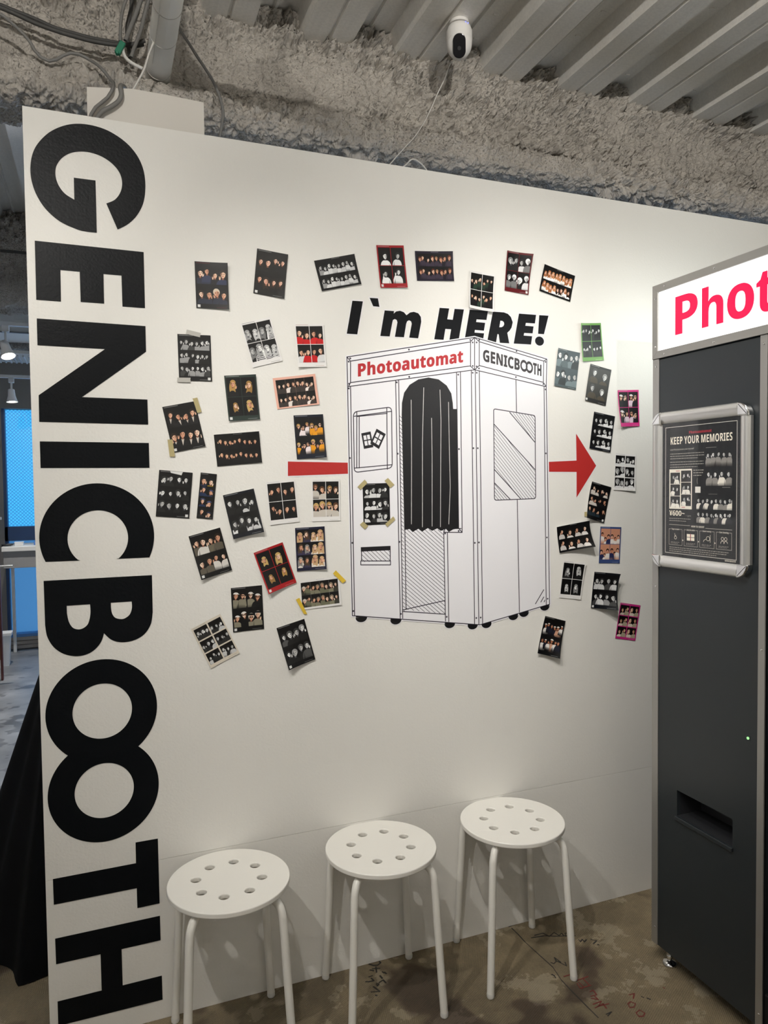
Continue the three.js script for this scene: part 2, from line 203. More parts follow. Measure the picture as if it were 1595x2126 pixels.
function sprayedBeam(name, prof, x0, x1, nx, ds, seed, amp) {
  // resample the cross section, then push every point out along its normal by layered noise
  const P = []; for (let i = 0; i + 1 < prof.length; i++) { const [a, b] = [prof[i], prof[i + 1]], n = Math.max(1, Math.round(Math.hypot(b[0] - a[0], b[1] - a[1]) / ds)); for (let k = 0; k < n; k++) P.push([a[0] + (b[0] - a[0]) * k / n, a[1] + (b[1] - a[1]) * k / n]); } P.push(prof[prof.length - 1]);
  for (let it = 0; it < 6; it++) for (let i = 1; i + 1 < P.length; i++) { P[i] = [(P[i - 1][0] + 2 * P[i][0] + P[i + 1][0]) / 4, (P[i - 1][1] + 2 * P[i][1] + P[i + 1][1]) / 4]; }
  const ny = P.length, pos = new Float32Array((nx + 1) * ny * 3), uv = new Float32Array((nx + 1) * ny * 2), idx = []; let L = 0;
  for (let j = 0; j < ny; j++) {
    const a = P[Math.max(0, j - 1)], b = P[Math.min(ny - 1, j + 1)], l = Math.hypot(b[0] - a[0], b[1] - a[1]), ny_ = -(b[1] - a[1]) / l * -1, nz_ = (b[0] - a[0]) / l * -1;
    if (j) L += Math.hypot(P[j][0] - P[j - 1][0], P[j][1] - P[j - 1][1]);
    for (let i = 0; i <= nx; i++) {
      const x = x0 + (x1 - x0) * i / nx, y = P[j][0], z = P[j][1];
      const q = fbm3(x * 5 + seed, y * 5, z * 5, 2), m = fbm3(x * 22 + seed, y * 22, z * 22, 3), f = n3(x * 85, y * 85 + seed, z * 85), ff = n3(x * 170, y * 170 + seed, z * 170);
      const top = smooth(2.86, 2.97, y);
      const rough = 0.45 + 0.75 * smooth(-0.15, 0.25, fbm3(x * 3.3 + 9, y * 5, seed, 2)) + 0.9 * top;
      const d = amp * (1.0 * q + rough * (2.1 * (Math.abs(m) - 0.16) + 2.1 * (Math.min(0.30, Math.abs(n3(x * 44 + 3, y * 44, z * 44 + seed))) - 0.2) + 0.32 * f + 0.30 * ff) + 1.1 * top * (0.5 + fbm3(x * 11, seed, 4, 2)));
      const k = (j * (nx + 1) + i) * 3; pos[k] = x + amp * 0.25 * n3(x * 60, y * 60, z * 60 + 9); pos[k + 1] = y + ny_ * d; pos[k + 2] = z + nz_ * d;
      uv[(j * (nx + 1) + i) * 2] = x * 1.15; uv[(j * (nx + 1) + i) * 2 + 1] = L * 1.15;
      if (i < nx && j + 1 < ny) { const A = j * (nx + 1) + i, B = A + 1, C = A + nx + 1, E = C + 1; idx.push(A, C, B, B, C, E); }
    }
  }
  const g = new THREE.BufferGeometry(); g.setAttribute('position', new THREE.BufferAttribute(pos, 3)); g.setAttribute('uv', new THREE.BufferAttribute(uv, 2)); g.setIndex(idx); g.computeVertexNormals();
  return structure(name, g, M.spray);
}
sprayedBeam('ceiling_beam', [[3.05, -0.335], [2.745, -0.33], [2.725, -0.352], [2.700, -0.345], [2.702, -0.27], [2.695, -0.245], [2.67, -0.225], [2.61, -0.222], [2.59, -0.25], [2.59, -0.44], [2.61, -0.465], [2.68, -0.465], [2.705, -0.43], [3.05, -0.43]], -1.4, 3.8, 1150, 0.0046, 3, 0.021);
sprayedBeam('ceiling_beam', [[3.05, -2.60], [2.70, -2.60], [2.66, -2.56], [2.58, -2.53], [2.52, -2.56], [2.52, -2.80], [2.56, -2.84], [3.05, -2.80]], -1.6, 1.2, 280, 0.012, 21, 0.02);
sprayedBeam('ceiling_beam', [[3.05, -4.30], [2.72, -4.30], [2.62, -4.26], [2.56, -4.30], [2.56, -4.55], [3.05, -4.55]], -1.8, 1.0, 240, 0.014, 33, 0.02);

// ---------------------------------------------------------------- room behind the partition, seen past its left end
{ // window wall with a blue filmed pane above the counter and a second one below
  const wm = std(new THREE.Color().setRGB(0.30, 0.27, 0.24), 0.8);
  const g = structureGroup('wall_back', 'far wall around the window');
  structure('wall_segment', box(X0, -0.66, 0, 3.1, ZB - 0.15, ZB), wm, g);
  structure('wall_segment', box(3.9, X1, 0, 3.1, ZB - 0.15, ZB), wm, g);
  structure('wall_segment', box(-0.66, 3.9, 2.215, 3.1, ZB - 0.15, ZB), wm, g);
  structure('wall_segment', box(-0.66, 3.9, 0, 0.11, ZB - 0.15, ZB), wm, g);
  const w = structureGroup('window_1', 'tall window with bright blue film and an added clear pane out of view');
  const fm = std(new THREE.Color().setRGB(0.05, 0.10, 0.22), 0.5);
  structure('window_frame', box(-0.66, 3.9, 1.0, 1.13, ZB - 0.12, ZB - 0.02), fm, w);
  structure('window_frame', box(-0.66, -0.635, 0.11, 2.215, ZB - 0.12, ZB - 0.02), fm, w);
  structure('window_frame', box(3.875, 3.9, 0.11, 2.215, ZB - 0.12, ZB - 0.02), fm, w);
  const meshTex = dataTex(256, 256, (u, v, c) => { const a = Math.abs(((u + v) * 16) % 1 - 0.5), b = Math.abs(((u - v + 4) * 16) % 1 - 0.5); const k = (a < 0.10 || b < 0.10) ? 0.80 : 1; c[0] = 99 * k; c[1] = 148 * k; c[2] = 158 * (0.4 + 0.6 * k); }, true); meshTex.repeat.set(2, 2);
  const glass = new THREE.MeshPhysicalMaterial({ color: 0xffffff, map: meshTex, roughness: 0.25, transmission: 1, thickness: 0, ior: 1.45 });
  const lower = new THREE.MeshPhysicalMaterial({ color: new THREE.Color().setRGB(0.11, 0.182, 0.226), roughness: 0.4, transmission: 1, thickness: 0, ior: 1.45 });
  structure('upper_pane', metricUV(box(-0.635, 0.88, 1.13, 2.215, ZB - 0.075, ZB - 0.07)), glass, w);
  structure('upper_pane', metricUV(box(0.92, 3.875, 1.13, 2.215, ZB - 0.075, ZB - 0.07)), new THREE.MeshPhysicalMaterial({ color: 0xffffff, roughness: 0.05, transmission: 1, thickness: 0, ior: 1.45 }), w);  // hidden clear pane, added to bring more daylight to the beam underside
  structure('window_frame', box(0.88, 0.92, 1.13, 2.215, ZB - 0.12, ZB - 0.02), fm, w);
  structure('lower_pane', metricUV(box(-0.635, 3.875, 0.135, 1.0, ZB - 0.075, ZB - 0.07)), lower, w);
  structure('sill', box(-0.66, 3.9, 0.11, 0.135, ZB - 0.12, ZB + 0.01), std(new THREE.Color().setRGB(0.12, 0.30, 0.62), 0.4), w);
  const steps = std(new THREE.Color().setRGB(0.42, 0.36, 0.30), 0.6);
  const b = structureGroup('baseboard_back', 'stepped beige sill below the window');
  for (let k = 0; k < 3; k++) structure('step', box(-0.66, 3.9, 0.012 + 0.034 * k, 0.042 + 0.034 * k, ZB, ZB + 0.05 - 0.014 * k), steps, b);
}
{ // counter under the window
  const c = thing('counter', 'white counter top with grey apron in front of the blue window', 'counter', [0.15, 0, -5.1]);
  world(c, 'top', rbox(-0.63, 0.9, 0.945, 0.985, -5.32, -4.86, 0.004), M.plain);
  world(c, 'apron', rbox(-0.62, 0.89, 0.80, 0.945, -4.92, -4.89, 0.002), std(new THREE.Color().setRGB(0.30, 0.29, 0.28), 0.7));
  for (const x of [0.2, 0.84]) world(c, 'leg', rbox(x, x + 0.04, 0, 0.945, -5.28, -5.24, 0.003), M.plain);
  world(c, 'leg', rbox(-0.60, -0.575, 0, 0.945, -5.28, -5.24, 0.003), M.plain);
  const q = thing('white_box', 'small white box lying on the counter', 'box', [-0.50, 0.985, -5.0]); world(q, 'body', rbox(-0.54, -0.47, 0.985, 1.012, -5.03, -4.97, 0.003), M.paper); world(q, 'lid', rbox(-0.542, -0.468, 1.012, 1.018, -5.032, -4.968, 0.002), M.paper);
  const q2 = thing('blue_box', 'small blue box lying on the counter', 'box', [-0.37, 0.985, -5.02]); const bl = std(new THREE.Color().setRGB(0.08, 0.22, 0.6), 0.5); world(q2, 'body', rbox(-0.39, -0.35, 0.985, 1.012, -5.04, -5.0, 0.002), bl); world(q2, 'lid', rbox(-0.391, -0.349, 1.012, 1.017, -5.041, -4.999, 0.001), bl);
  top('cable_coil', mergeGeometries([0, 1, 2].map(k => { const t = new THREE.TorusGeometry(0.035 + 0.007 * k, 0.003, 6, 24); t.rotateX(Math.PI / 2); t.translate(0.005 * k, 0.004 + 0.006 * k, 0); return t; })), M.darkCable, 'black coiled cable lying on the counter', 'cable', undefined, [-0.60, 0.985, -4.97]);
}
{ // open door leaf at the left edge with a bar handle
  const d = thing('wooden_door', 'narrow wooden door with dark red edge and bar handle', 'door', [-0.64, 0, -4.2]);
  world(d, 'leaf', rbox(-0.66, -0.585, 0.16, 1.55, -4.25, -4.21, 0.003), std(new THREE.Color().setRGB(0.30, 0.17, 0.07), 0.5));
  world(d, 'edge', rbox(-0.585, -0.570, 0.0, 1.60, -4.255, -4.205, 0.002), std(new THREE.Color().setRGB(0.12, 0.025, 0.02), 0.5));
  world(d, 'handle', rbox(-0.62, -0.475, 0.885, 0.897, -4.17, -4.15, 0.003), M.aluFrame);
  world(d, 'handle_post', rbox(-0.615, -0.603, 0.885, 0.897, -4.21, -4.16, 0.002), M.aluFrame);
  world(d, 'latch', rbox(-0.585, -0.545, 1.245, 1.265, -4.20, -4.18, 0.003), M.aluFrame);
  const b = thing('waste_bin', 'small pale plastic bin on the floor by the wooden door', 'bin', [-0.62, 0, -4.75]);
  const g = new THREE.CylinderGeometry(0.075, 0.055, 0.26, 4, 1); g.rotateY(Math.PI / 4); g.translate(-0.62, 0.13, -4.75); world(b, 'body', g, M.paper);
  world(b, 'rim', rbox(-0.685, -0.555, 0.255, 0.28, -4.815, -4.685, 0.004), M.paper);
}
{ // white box duct and grille under the far ceiling
  const d = thing('air_duct', 'white rectangular air duct hanging beyond the second beam', 'duct', [-0.3, 2.52, -3.4]);
  world(d, 'casing', rbox(-1.6, 0.8, 2.52, 2.70, -3.75, -3.35, 0.006), M.plain); world(d, 'seam', rbox(-1.6, 0.8, 2.512, 2.52, -3.36, -3.34, 0.002), std(new THREE.Color().setRGB(0.2, 0.2, 0.21), 0.6));
  world(d, 'access_plate', rbox(-0.335, -0.285, 2.60, 2.66, -3.351, -3.346, 0.002), M.plain);
  const g = thing('ceiling_grille', 'slatted white air grille hanging behind the duct', 'vent', [-0.4, 2.5, -4.0]);
  world(g, 'frame', rbox(-0.75, 0.3, 2.452, 2.475, -4.22, -3.80, 0.004), M.plain);
  for (let k = 0; k < 26; k++) world(g, 'slat', rbox(-0.70 + 0.036 * k, -0.688 + 0.036 * k, 2.438, 2.452, -4.18, -3.86, 0.002), std(new THREE.Color().setRGB(0.5, 0.5, 0.51), 0.6));
}
{ // thin conduit on the second beam
  top('conduit', tube([[-1.3, 2.80, -2.50], [-0.4, 2.80, -2.50], [0.5, 2.80, -2.50]], 0.008, 20), M.darkCable, 'thin dark conduit running along the second sprayed beam', 'conduit');
}
function spotlight(name, label, p, dir, cd, angle, pen, size = 1, glow = 6, color = NEUTRAL) {
  const t = thing(name, label, 'spotlight', p, 'white track spotlights');
  const q = new THREE.Quaternion().setFromUnitVectors(V3(0, -1, 0), dir.clone().normalize());
  const head = new THREE.LatheGeometry([[0.001, 0.055], [0.022, 0.055], [0.026, 0.05], [0.030, 0.0], [0.042, -0.045], [0.046, -0.055], [0.043, -0.055], [0.036, -0.035], [0.001, -0.034]].map(a => V2(a[0] * size, a[1] * size)), 28); head.applyQuaternion(q); part(t, 'head', head, M.camWhite);
  const gl = new THREE.CylinderGeometry(0.037 * size, 0.037 * size, 0.003, 28); gl.translate(0, -0.040 * size, 0); gl.applyQuaternion(q); part(t, 'lens', gl, lampGlow(glow));
  const st = new THREE.CylinderGeometry(0.008 * size, 0.008 * size, 0.09 * size, 12); st.translate(0, 0.075 * size, 0); part(t, 'stem', st, M.camWhite);
  part(t, 'adapter', rbox(-0.022 * size, 0.022 * size, 0.11 * size, 0.15 * size, -0.018 * size, 0.018 * size, 0.004), M.camWhite);
  const l = new THREE.SpotLight(color, cd, 0, angle, pen, 2); const o = dir.clone().normalize().multiplyScalar(0.062 * size); l.position.copy(o); l.target.position.copy(o.clone().add(dir)); t.add(l, l.target);
  l.castShadow = true; l.shadow.radius = 0.5; l.shadow.mapSize.set(2048, 2048); return t;
}
function track(name, label, x0, x1, y, z) { const t = thing(name, label, 'track', [(x0 + x1) / 2, y, z]); world(t, 'rail', rbox(x0, x1, y - 0.012, y + 0.012, z - 0.017, z + 0.017, 0.003), M.camWhite); for (const x of [x0 + 0.1, x1 - 0.1]) world(t, 'hanger', cyl(0.004, 0.004, YC - y, x, (YC + y) / 2, z, 8), M.alu); return t; }

// the lamps that light the partition (above and behind the frame) and unseen fill lamps added for bounce
track('lamp_track', 'white lighting track in front of the partition', -1.2, 1.4, 2.955, 1.24);
spotlight('track_spotlight', 'white track spotlight aimed at the lettered end of the partition', [-0.52, 2.808, 1.24], V3(0.85, -1.85, -1.24), SPOT_CD, 0.68, 1, 0.9);
spotlight('track_spotlight', 'white track spotlight aimed at the middle of the partition', [0.11, 2.808, 1.24], V3(1.35, -1.90, -1.24), SPOT_CD, 0.66, 1, 0.9);
spotlight('track_spotlight', 'white track spotlight aimed at the booth end of the partition', [0.74, 2.808, 1.24], V3(1.10, -1.52, -1.24), SPOT_CD, 0.56, 1, 0.9);
track('lamp_track', 'white lighting track along the rear of the room', -0.9, 3.4, 2.955, 2.9);
for (const [x, s] of [[-0.5, 'over the left rear corner'], [1.1, 'over the middle of the rear wall'], [2.7, 'over the right rear corner']]) spotlight('track_spotlight', 'added fill spotlight washing the rear wall out of view, ' + s, [x, 2.808, 2.9], V3(0.0, -0.55, 1.0), FILL_CD, 1.0, 1, 0.9);  // unseen lamps added so the rear wall bounces light onto ceiling and beam
spotlight('track_spotlight', 'added fill spotlight turned to the left side wall out of view', [-1.0, 2.808, 1.24], V3(-1.0, -0.5, 0.25), FILL_CD, 1.0, 1, 0.9);  // added out of view for bounce light near the ceiling
spotlight('track_spotlight', 'white track spotlight shining forward from the rear track', [-0.22, 2.808, 2.9], V3(-0.02, 0.29, -1.0), FORWARD_CD, 0.70, 1, 0.9);
spotlight('track_spotlight', 'added fill spotlight shining forward towards the booth', [0.7, 2.808, 2.9], V3(0.60, 0.29, -1.0), FORWARD_CD * 1.25, 0.70, 1, 0.9);  // extra unseen lamp, added to brighten the right part of the beam
track('lamp_track', 'white lighting track just below the slatted grille', -1.4, 0.6, 2.4995, -3.0);
track('lamp_track', 'white lighting track close to the blue window', -1.4, 0.6, 2.347, -4.25);
track('lamp_track', 'short white lighting track under the far side of the beam', -1.4, -0.30, 2.6295, -2.2);
spotlight('track_spotlight', 'small white spotlight shining straight out beside the partition edge', [-0.345, 2.49, -2.2], V3(0.18, -0.35, 1.0), 1.6, 1.0, 1, 0.85, 30);
spotlight('track_spotlight', 'conical white spotlight below the slatted grille', [-0.357, 2.345, -3.0], V3(0.28, -1.0, 0.35), BACK_CD, 1.0, 1, 0.95, 12);
spotlight('track_spotlight', 'small white spotlight in front of the blue window', [-0.455, 2.20, -4.25], V3(0.05, -1.0, 0.1), BACK_CD, 1.0, 1, 0.9, 10);

// ---------------------------------------------------------------- black covered stand behind the end of the partition
{
  const t = thing('covered_stand', 'black cloth cover hanging to the floor behind the partition edge', 'cloth', [0.06, 0, -0.45]);
  const base = [[-0.097, -0.305], [0.25, -0.315], [0.30, -0.62], [-0.33, -0.70]], topP = [[0.02, -0.345], [0.20, -0.345], [0.20, -0.55], [0.0, -0.55]];
  const N = 96, H = 28, pos = [], idx = [];
  const at = (P, s) => { const k = Math.floor(s * 4) % 4, f = s * 4 - Math.floor(s * 4), a = P[k], b = P[(k + 1) % 4]; return [a[0] + (b[0] - a[0]) * f, a[1] + (b[1] - a[1]) * f]; };
  for (let j = 0; j <= H; j++) for (let i = 0; i < N; i++) {
    const v = j / H, s = i / N, b = at(base, s), c = at(topP, s), e = Math.pow(v, 1.05); const w = 0.012 * (1 - v) * Math.sin(s * Math.PI * 2 * 9 + 1.3) * smooth(0, 0.3, 1 - v);
    const x = b[0] + (c[0] - b[0]) * e, z = b[1] + (c[1] - b[1]) * e, r = Math.hypot(x - 0.06, z + 0.47) || 1; pos.push(x + w * (x - 0.06) / r - 0.06, 0.004 + v * 0.99, z + w * (z + 0.47) / r + 0.45);
    if (j < H) { const A = j * N + i, B = j * N + (i + 1) % N; idx.push(A, A + N, B, B, A + N, B + N); }
  }
  const c0 = pos.length / 3; pos.push(0.05, 0.996, 0.0); for (let i = 0; i < N; i++) idx.push(H * N + i, c0, H * N + (i + 1) % N);
  const g = new THREE.BufferGeometry(); g.setAttribute('position', new THREE.Float32BufferAttribute(pos, 3)); g.setIndex(idx); g.computeVertexNormals(); part(t, 'cover', g, M.cloth);
}

// ---------------------------------------------------------------- big black letters down the left end of the wall
const LZ = 0.0004, LT = 0.0005;
function letter(name, shape, label, group = 'black letters down the end of the partition', mat = M.vinyl) { const g = metricUV(extr(shape, LT, LZ, 0, 48)); return top(name, g, mat, label, 'letter', group); }
const rel = (pts) => shapeOf(pts);
const spl = (shape, pts) => shape.splineThru(pts.map(p => V2(p[0], p[1])));
{
  const s = new THREE.Shape(); s.moveTo(0.1682, 2.1512);
  spl(s, [[0.1435, 2.1512], [0.1205, 2.1545], [0.0805, 2.1698], [0.0494, 2.1955], [0.0285, 2.2274], [0.0172, 2.2621], [0.0148, 2.2960], [0.0205, 2.3310], [0.0345, 2.3610], [0.0605, 2.3915], [0.0934, 2.4133], [0.1280, 2.4247], [0.1672, 2.4262], [0.2068, 2.4175], [0.2460, 2.3955], [0.2732, 2.3659], [0.2885, 2.3302], [0.2925, 2.2875], [0.2865, 2.2442], [0.2695, 2.2087], [0.2461, 2.1826], [0.2197, 2.1656]]);
  s.lineTo(0.1933, 2.2300); spl(s, [[0.2145, 2.2425], [0.2288, 2.2635], [0.2339, 2.2880], [0.2289, 2.3123], [0.2136, 2.3324], [0.1895, 2.3480], [0.1610, 2.3556], [0.1349, 2.3552], [0.1088, 2.3470], [0.0885, 2.3310], [0.0757, 2.3100], [0.0728, 2.2870], [0.0785, 2.2636], [0.0932, 2.2430], [0.1158, 2.2298]]);
  s.lineTo(0.1160, 2.2860); s.lineTo(0.1684, 2.2860); s.closePath();
  letter('letter_g', s, 'big black letter G lying sideways, above the letter E');
}
letter('letter_e', rel([[0.0200, 2.1148], [0.2840, 2.1132], [0.2840, 1.9643], [0.2268, 1.9643], [0.2264, 2.0457], [0.1818, 2.0457], [0.1815, 1.9685], [0.1243, 1.9685], [0.1240, 2.0462], [0.0780, 2.0462], [0.0772, 1.9655], [0.0194, 1.9655]]), 'big black letter E lying sideways, between G and N');
letter('letter_n', rel([[0.0192, 1.9184], [0.2840, 1.9166], [0.2840, 1.8481], [0.1213, 1.7215], [0.2845, 1.7202], [0.2850, 1.6527], [0.0177, 1.6548], [0.0183, 1.7229], [0.1807, 1.8495], [0.0190, 1.8503]]), 'big black letter N lying sideways, between E and I');
letter('letter_i', rel([[0.0178, 1.6048], [0.2855, 1.6032], [0.2856, 1.5360], [0.0177, 1.5364]]), 'big black letter I lying sideways as a plain bar');
{
  const s = new THREE.Shape(), cx = 0.1515, cy = 1.3535, a0 = Math.atan2(-0.061, 0.1285); const R = 0.1420, r = 0.0745;
  const e0 = Math.atan2(1.2925 - cy, 0.2798 - cx), e1 = Math.atan2(1.2930 - cy, 0.0226 - cx) + Math.PI * 2, i1 = Math.atan2(1.2925 - cy, 0.1050 - cx) + Math.PI * 2, i0 = Math.atan2(1.2925 - cy, 0.1960 - cx);
  for (let k = 0; k <= 60; k++) { const a = e0 + (e1 - e0) * k / 60; const x = cx + R * Math.cos(a), y = cy + R * Math.sin(a); k ? s.lineTo(x, Math.max(y, 1.2927)) : s.moveTo(x, Math.max(y, 1.2927)); }
  for (let k = 0; k <= 50; k++) { const a = i1 + (i0 - i1) * k / 50; s.lineTo(cx + r * 1.005 * Math.cos(a), Math.max(cy - 0.004 + r * Math.sin(a), 1.2927)); }
  s.closePath(); letter('letter_c', s, 'big black letter C lying sideways with its opening down');
}
{
  const s = new THREE.Shape(); s.moveTo(0.0170, 1.2440); s.lineTo(0.2853, 1.2440); s.lineTo(0.2850, 1.1420);
  spl(s, [[0.2792, 1.1097], [0.2618, 1.0838], [0.2358, 1.0699], [0.2057, 1.0668], [0.1784, 1.0755], [0.1596, 1.0950]]);
  spl(s, [[0.1511, 1.0714], [0.1326, 1.0510], [0.1101, 1.0412], [0.0850, 1.0408], [0.0575, 1.0505], [0.0358, 1.0700], [0.0218, 1.0973], [0.0174, 1.1280]]); s.closePath();
  const h1 = new THREE.Path(); h1.moveTo(0.1786, 1.1757); h1.lineTo(0.2314, 1.1757); h1.splineThru([[0.2316, 1.1579], [0.2259, 1.1411], [0.2141, 1.1317], [0.2034, 1.1298], [0.1890, 1.1345], [0.1813, 1.1462], [0.1787, 1.1618]].map(p => V2(...p))); h1.closePath();
  const h2 = new THREE.Path(); h2.moveTo(0.0702, 1.1754); h2.lineTo(0.1270, 1.1754); h2.splineThru([[0.1273, 1.1510], [0.1215, 1.1255], [0.1105, 1.1140], [0.0972, 1.1108], [0.0835, 1.1165], [0.0742, 1.1330], [0.0703, 1.1554]].map(p => V2(...p))); h2.closePath();
  s.holes.push(h1, h2); letter('letter_b', s, 'big black letter B lying sideways with two white counters');
}
{ // two rings joined
  const R = 0.1395, r = 0.0743, c1 = [0.1510, 0.8860], c2 = [0.1506, 0.6700], s = new THREE.Shape(), d = (c1[1] - c2[1]) / 2, a = Math.asin(d / R);
  const ring = (c, f0, f1, st) => { for (let k = 0; k <= 72; k++) { const t = f0 + (f1 - f0) * k / 72, x = c[0] + R * Math.cos(t), y = c[1] + R * Math.sin(t); st && !k ? s.moveTo(x, y) : s.lineTo(x, y); } };
  ring(c1, -a, Math.PI + a, true); ring(c2, Math.PI - a, 2 * Math.PI + a, false); s.closePath();
  for (const c of [c1, c2]) { const h = new THREE.Path(); h.absarc(c[0], c[1], r, 0, Math.PI * 2, true); s.holes.push(h); }
  letter('letter_oo', s, 'big black pair of joined letters O reading like an eight');
}
letter('letter_t', rel([[0.2257, 0.5130], [0.2842, 0.5128], [0.2847, 0.3298], [0.2262, 0.3295], [0.2258, 0.3857], [0.0183, 0.3857], [0.0178, 0.4548], [0.2255, 0.4552]]), 'big black letter T lying sideways, above the letter H');
letter('letter_h', rel([[0.0190, 0.2938], [0.2848, 0.2944], [0.2851, 0.2250], [0.1828, 0.2248], [0.1832, 0.1232], [0.2860, 0.1236], [0.2866, 0.0550], [0.0203, 0.0560], [0.0203, 0.1228], [0.1296, 0.1232], [0.1292, 0.2242], [0.0195, 0.2244]]), 'big black letter H lying sideways just above the floor');

// ---------------------------------------------------------------- "I`m HERE!" stickers: black faces on white backing
function offsetPoly(pts, d) {                                            // outward offset of a simple polygon
  const n = pts.length; let A = 0; for (let i = 0; i < n; i++) { const a = pts[i], b = pts[(i + 1) % n]; A += a[0] * b[1] - b[0] * a[1]; } const sg = A > 0 ? 1 : -1;
  return pts.map((p, i) => { const a = pts[(i + n - 1) % n], b = pts[(i + 1) % n]; const u = [p[0] - a[0], p[1] - a[1]], v = [b[0] - p[0], b[1] - p[1]], lu = Math.hypot(...u), lv = Math.hypot(...v);
    const n1 = [u[1] / lu * sg, -u[0] / lu * sg], n2 = [v[1] / lv * sg, -v[0] / lv * sg]; const m = [n1[0] + n2[0], n1[1] + n2[1]], q = Math.max(0.55, (m[0] * m[0] + m[1] * m[1]) / 2); return [p[0] + m[0] * d / q, p[1] + m[1] * d / q]; });
}
function sticker(name, pts, label, holes = []) {
  const cx = pts.reduce((s, p) => s + p[0], 0) / pts.length, cy = pts.reduce((s, p) => s + p[1], 0) / pts.length;
  const t = thing(name, label, 'sticker', [cx, cy, 0], 'cut letters of the greeting above the booth picture');
  const b = shapeOf(offsetPoly(pts, 0.0035)); world(t, 'white_backing', metricUV(extr(b, 0.0002, 0.0002)), M.vinylWhite);
  const f = shapeOf(pts); for (const h of holes) f.holes.push(new THREE.Path(h.map(p => V2(p[0], p[1])))); world(t, 'black_face', metricUV(extr(f, 0.0002, 0.0004)), M.vinylInk); return t;
}
const arcPts = (cx, cy, rx, ry, a0, a1, n) => Array.from({ length: n + 1 }, (_, k) => { const a = a0 + (a1 - a0) * k / n; return [cx + rx * Math.cos(a), cy + ry * Math.sin(a)]; });
sticker('letter_sticker_i', [[0.8736, 2.0311], [0.9068, 2.0317], [0.8876, 1.9326], [0.8546, 1.9326]], 'slanted black letter I cut sticker beside the accent mark');
sticker('accent_sticker', [[0.9284, 2.0440], [0.9552, 2.0445], [0.9598, 2.0195], [0.9397, 2.0198]], 'small slanted black accent mark sticker');
sticker('letter_sticker_m', [[0.9766, 2.0102], [1.0073, 2.0104], [1.0060, 2.0025], [1.0141, 2.0098], [1.0268, 2.0129], [1.0394, 2.0096], [1.0485, 2.0010], [1.0602, 2.0100], [1.0731, 2.0131], [1.0882, 2.0096], [1.0963, 1.9995], [1.0978, 1.9848], [1.0869, 1.9330], [1.0566, 1.9333], [1.0657, 1.9762], [1.0634, 1.9834], [1.0565, 1.9861], [1.0502, 1.9825], [1.0471, 1.9749], [1.0392, 1.9333], [1.0091, 1.9329], [1.0179, 1.9771], [1.0157, 1.9843], [1.0093, 1.9866], [1.0035, 1.9835], [1.0012, 1.9760], [0.9920, 1.9329], [0.9614, 1.9324]], 'slanted black lower case letter m sticker');
sticker('letter_sticker_h', [[1.1612, 2.0319], [1.1942, 2.0324], [1.1873, 1.9983], [1.2065, 1.9981], [1.2131, 2.0326], [1.2461, 2.0332], [1.2262, 1.9336], [1.1940, 1.9336], [1.2005, 1.9682], [1.1803, 1.9680], [1.1738, 1.9336], [1.1416, 1.9333]], 'slanted black capital H sticker above the booth picture');
sticker('letter_sticker_e', [[1.2668, 2.0340], [1.3325, 2.0344], [1.3270, 2.0060], [1.2912, 2.0055], [1.2896, 1.9970], [1.3222, 1.9965], [1.3175, 1.9712], [1.2849, 1.9717], [1.2834, 1.9632], [1.3180, 1.9628], [1.3129, 1.9350], [1.2470, 1.9345]], 'slanted black letter E sticker partly behind the booth roof');
sticker('letter_sticker_r', [[1.3508, 2.0343], [1.3914, 2.0348], [1.4060, 2.0310], [1.4170, 2.0220], [1.4240, 2.0056], [1.4195, 1.9880], [1.4130, 1.9785], [1.4035, 1.9701], [1.4107, 1.9364], [1.3756, 1.9364], [1.3715, 1.9630], [1.3671, 1.9640], [1.3611, 1.9350], [1.3286, 1.9350]], 'slanted black letter R sticker with a white eye', [[[1.3781, 2.0074], [1.3860, 2.0068], [1.3912, 2.0030], [1.3922, 1.9970], [1.3890, 1.9905], [1.3830, 1.9870], [1.3740, 1.9860]]]);
sticker('letter_sticker_e', [[1.4478, 2.0351], [1.5130, 2.0355], [1.5084, 2.0073], [1.4738, 2.0068], [1.4717, 1.9974], [1.5032, 1.9971], [1.4992, 1.9742], [1.4671, 1.9738], [1.4653, 1.9651], [1.4976, 1.9648], [1.4930, 1.9375], [1.4274, 1.9369]], 'slanted black letter E sticker beside the exclamation mark');
sticker('exclamation_sticker', [[1.5252, 2.0356], [1.5612, 2.0364], [1.5432, 1.9743], [1.5203, 1.9744]], 'slanted black exclamation stroke sticker');
sticker('full_stop_sticker', arcPts(1.5258, 1.9507, 0.0172, 0.0150, 0, Math.PI * 2 * 23 / 24, 23), 'round black dot sticker under the exclamation stroke');

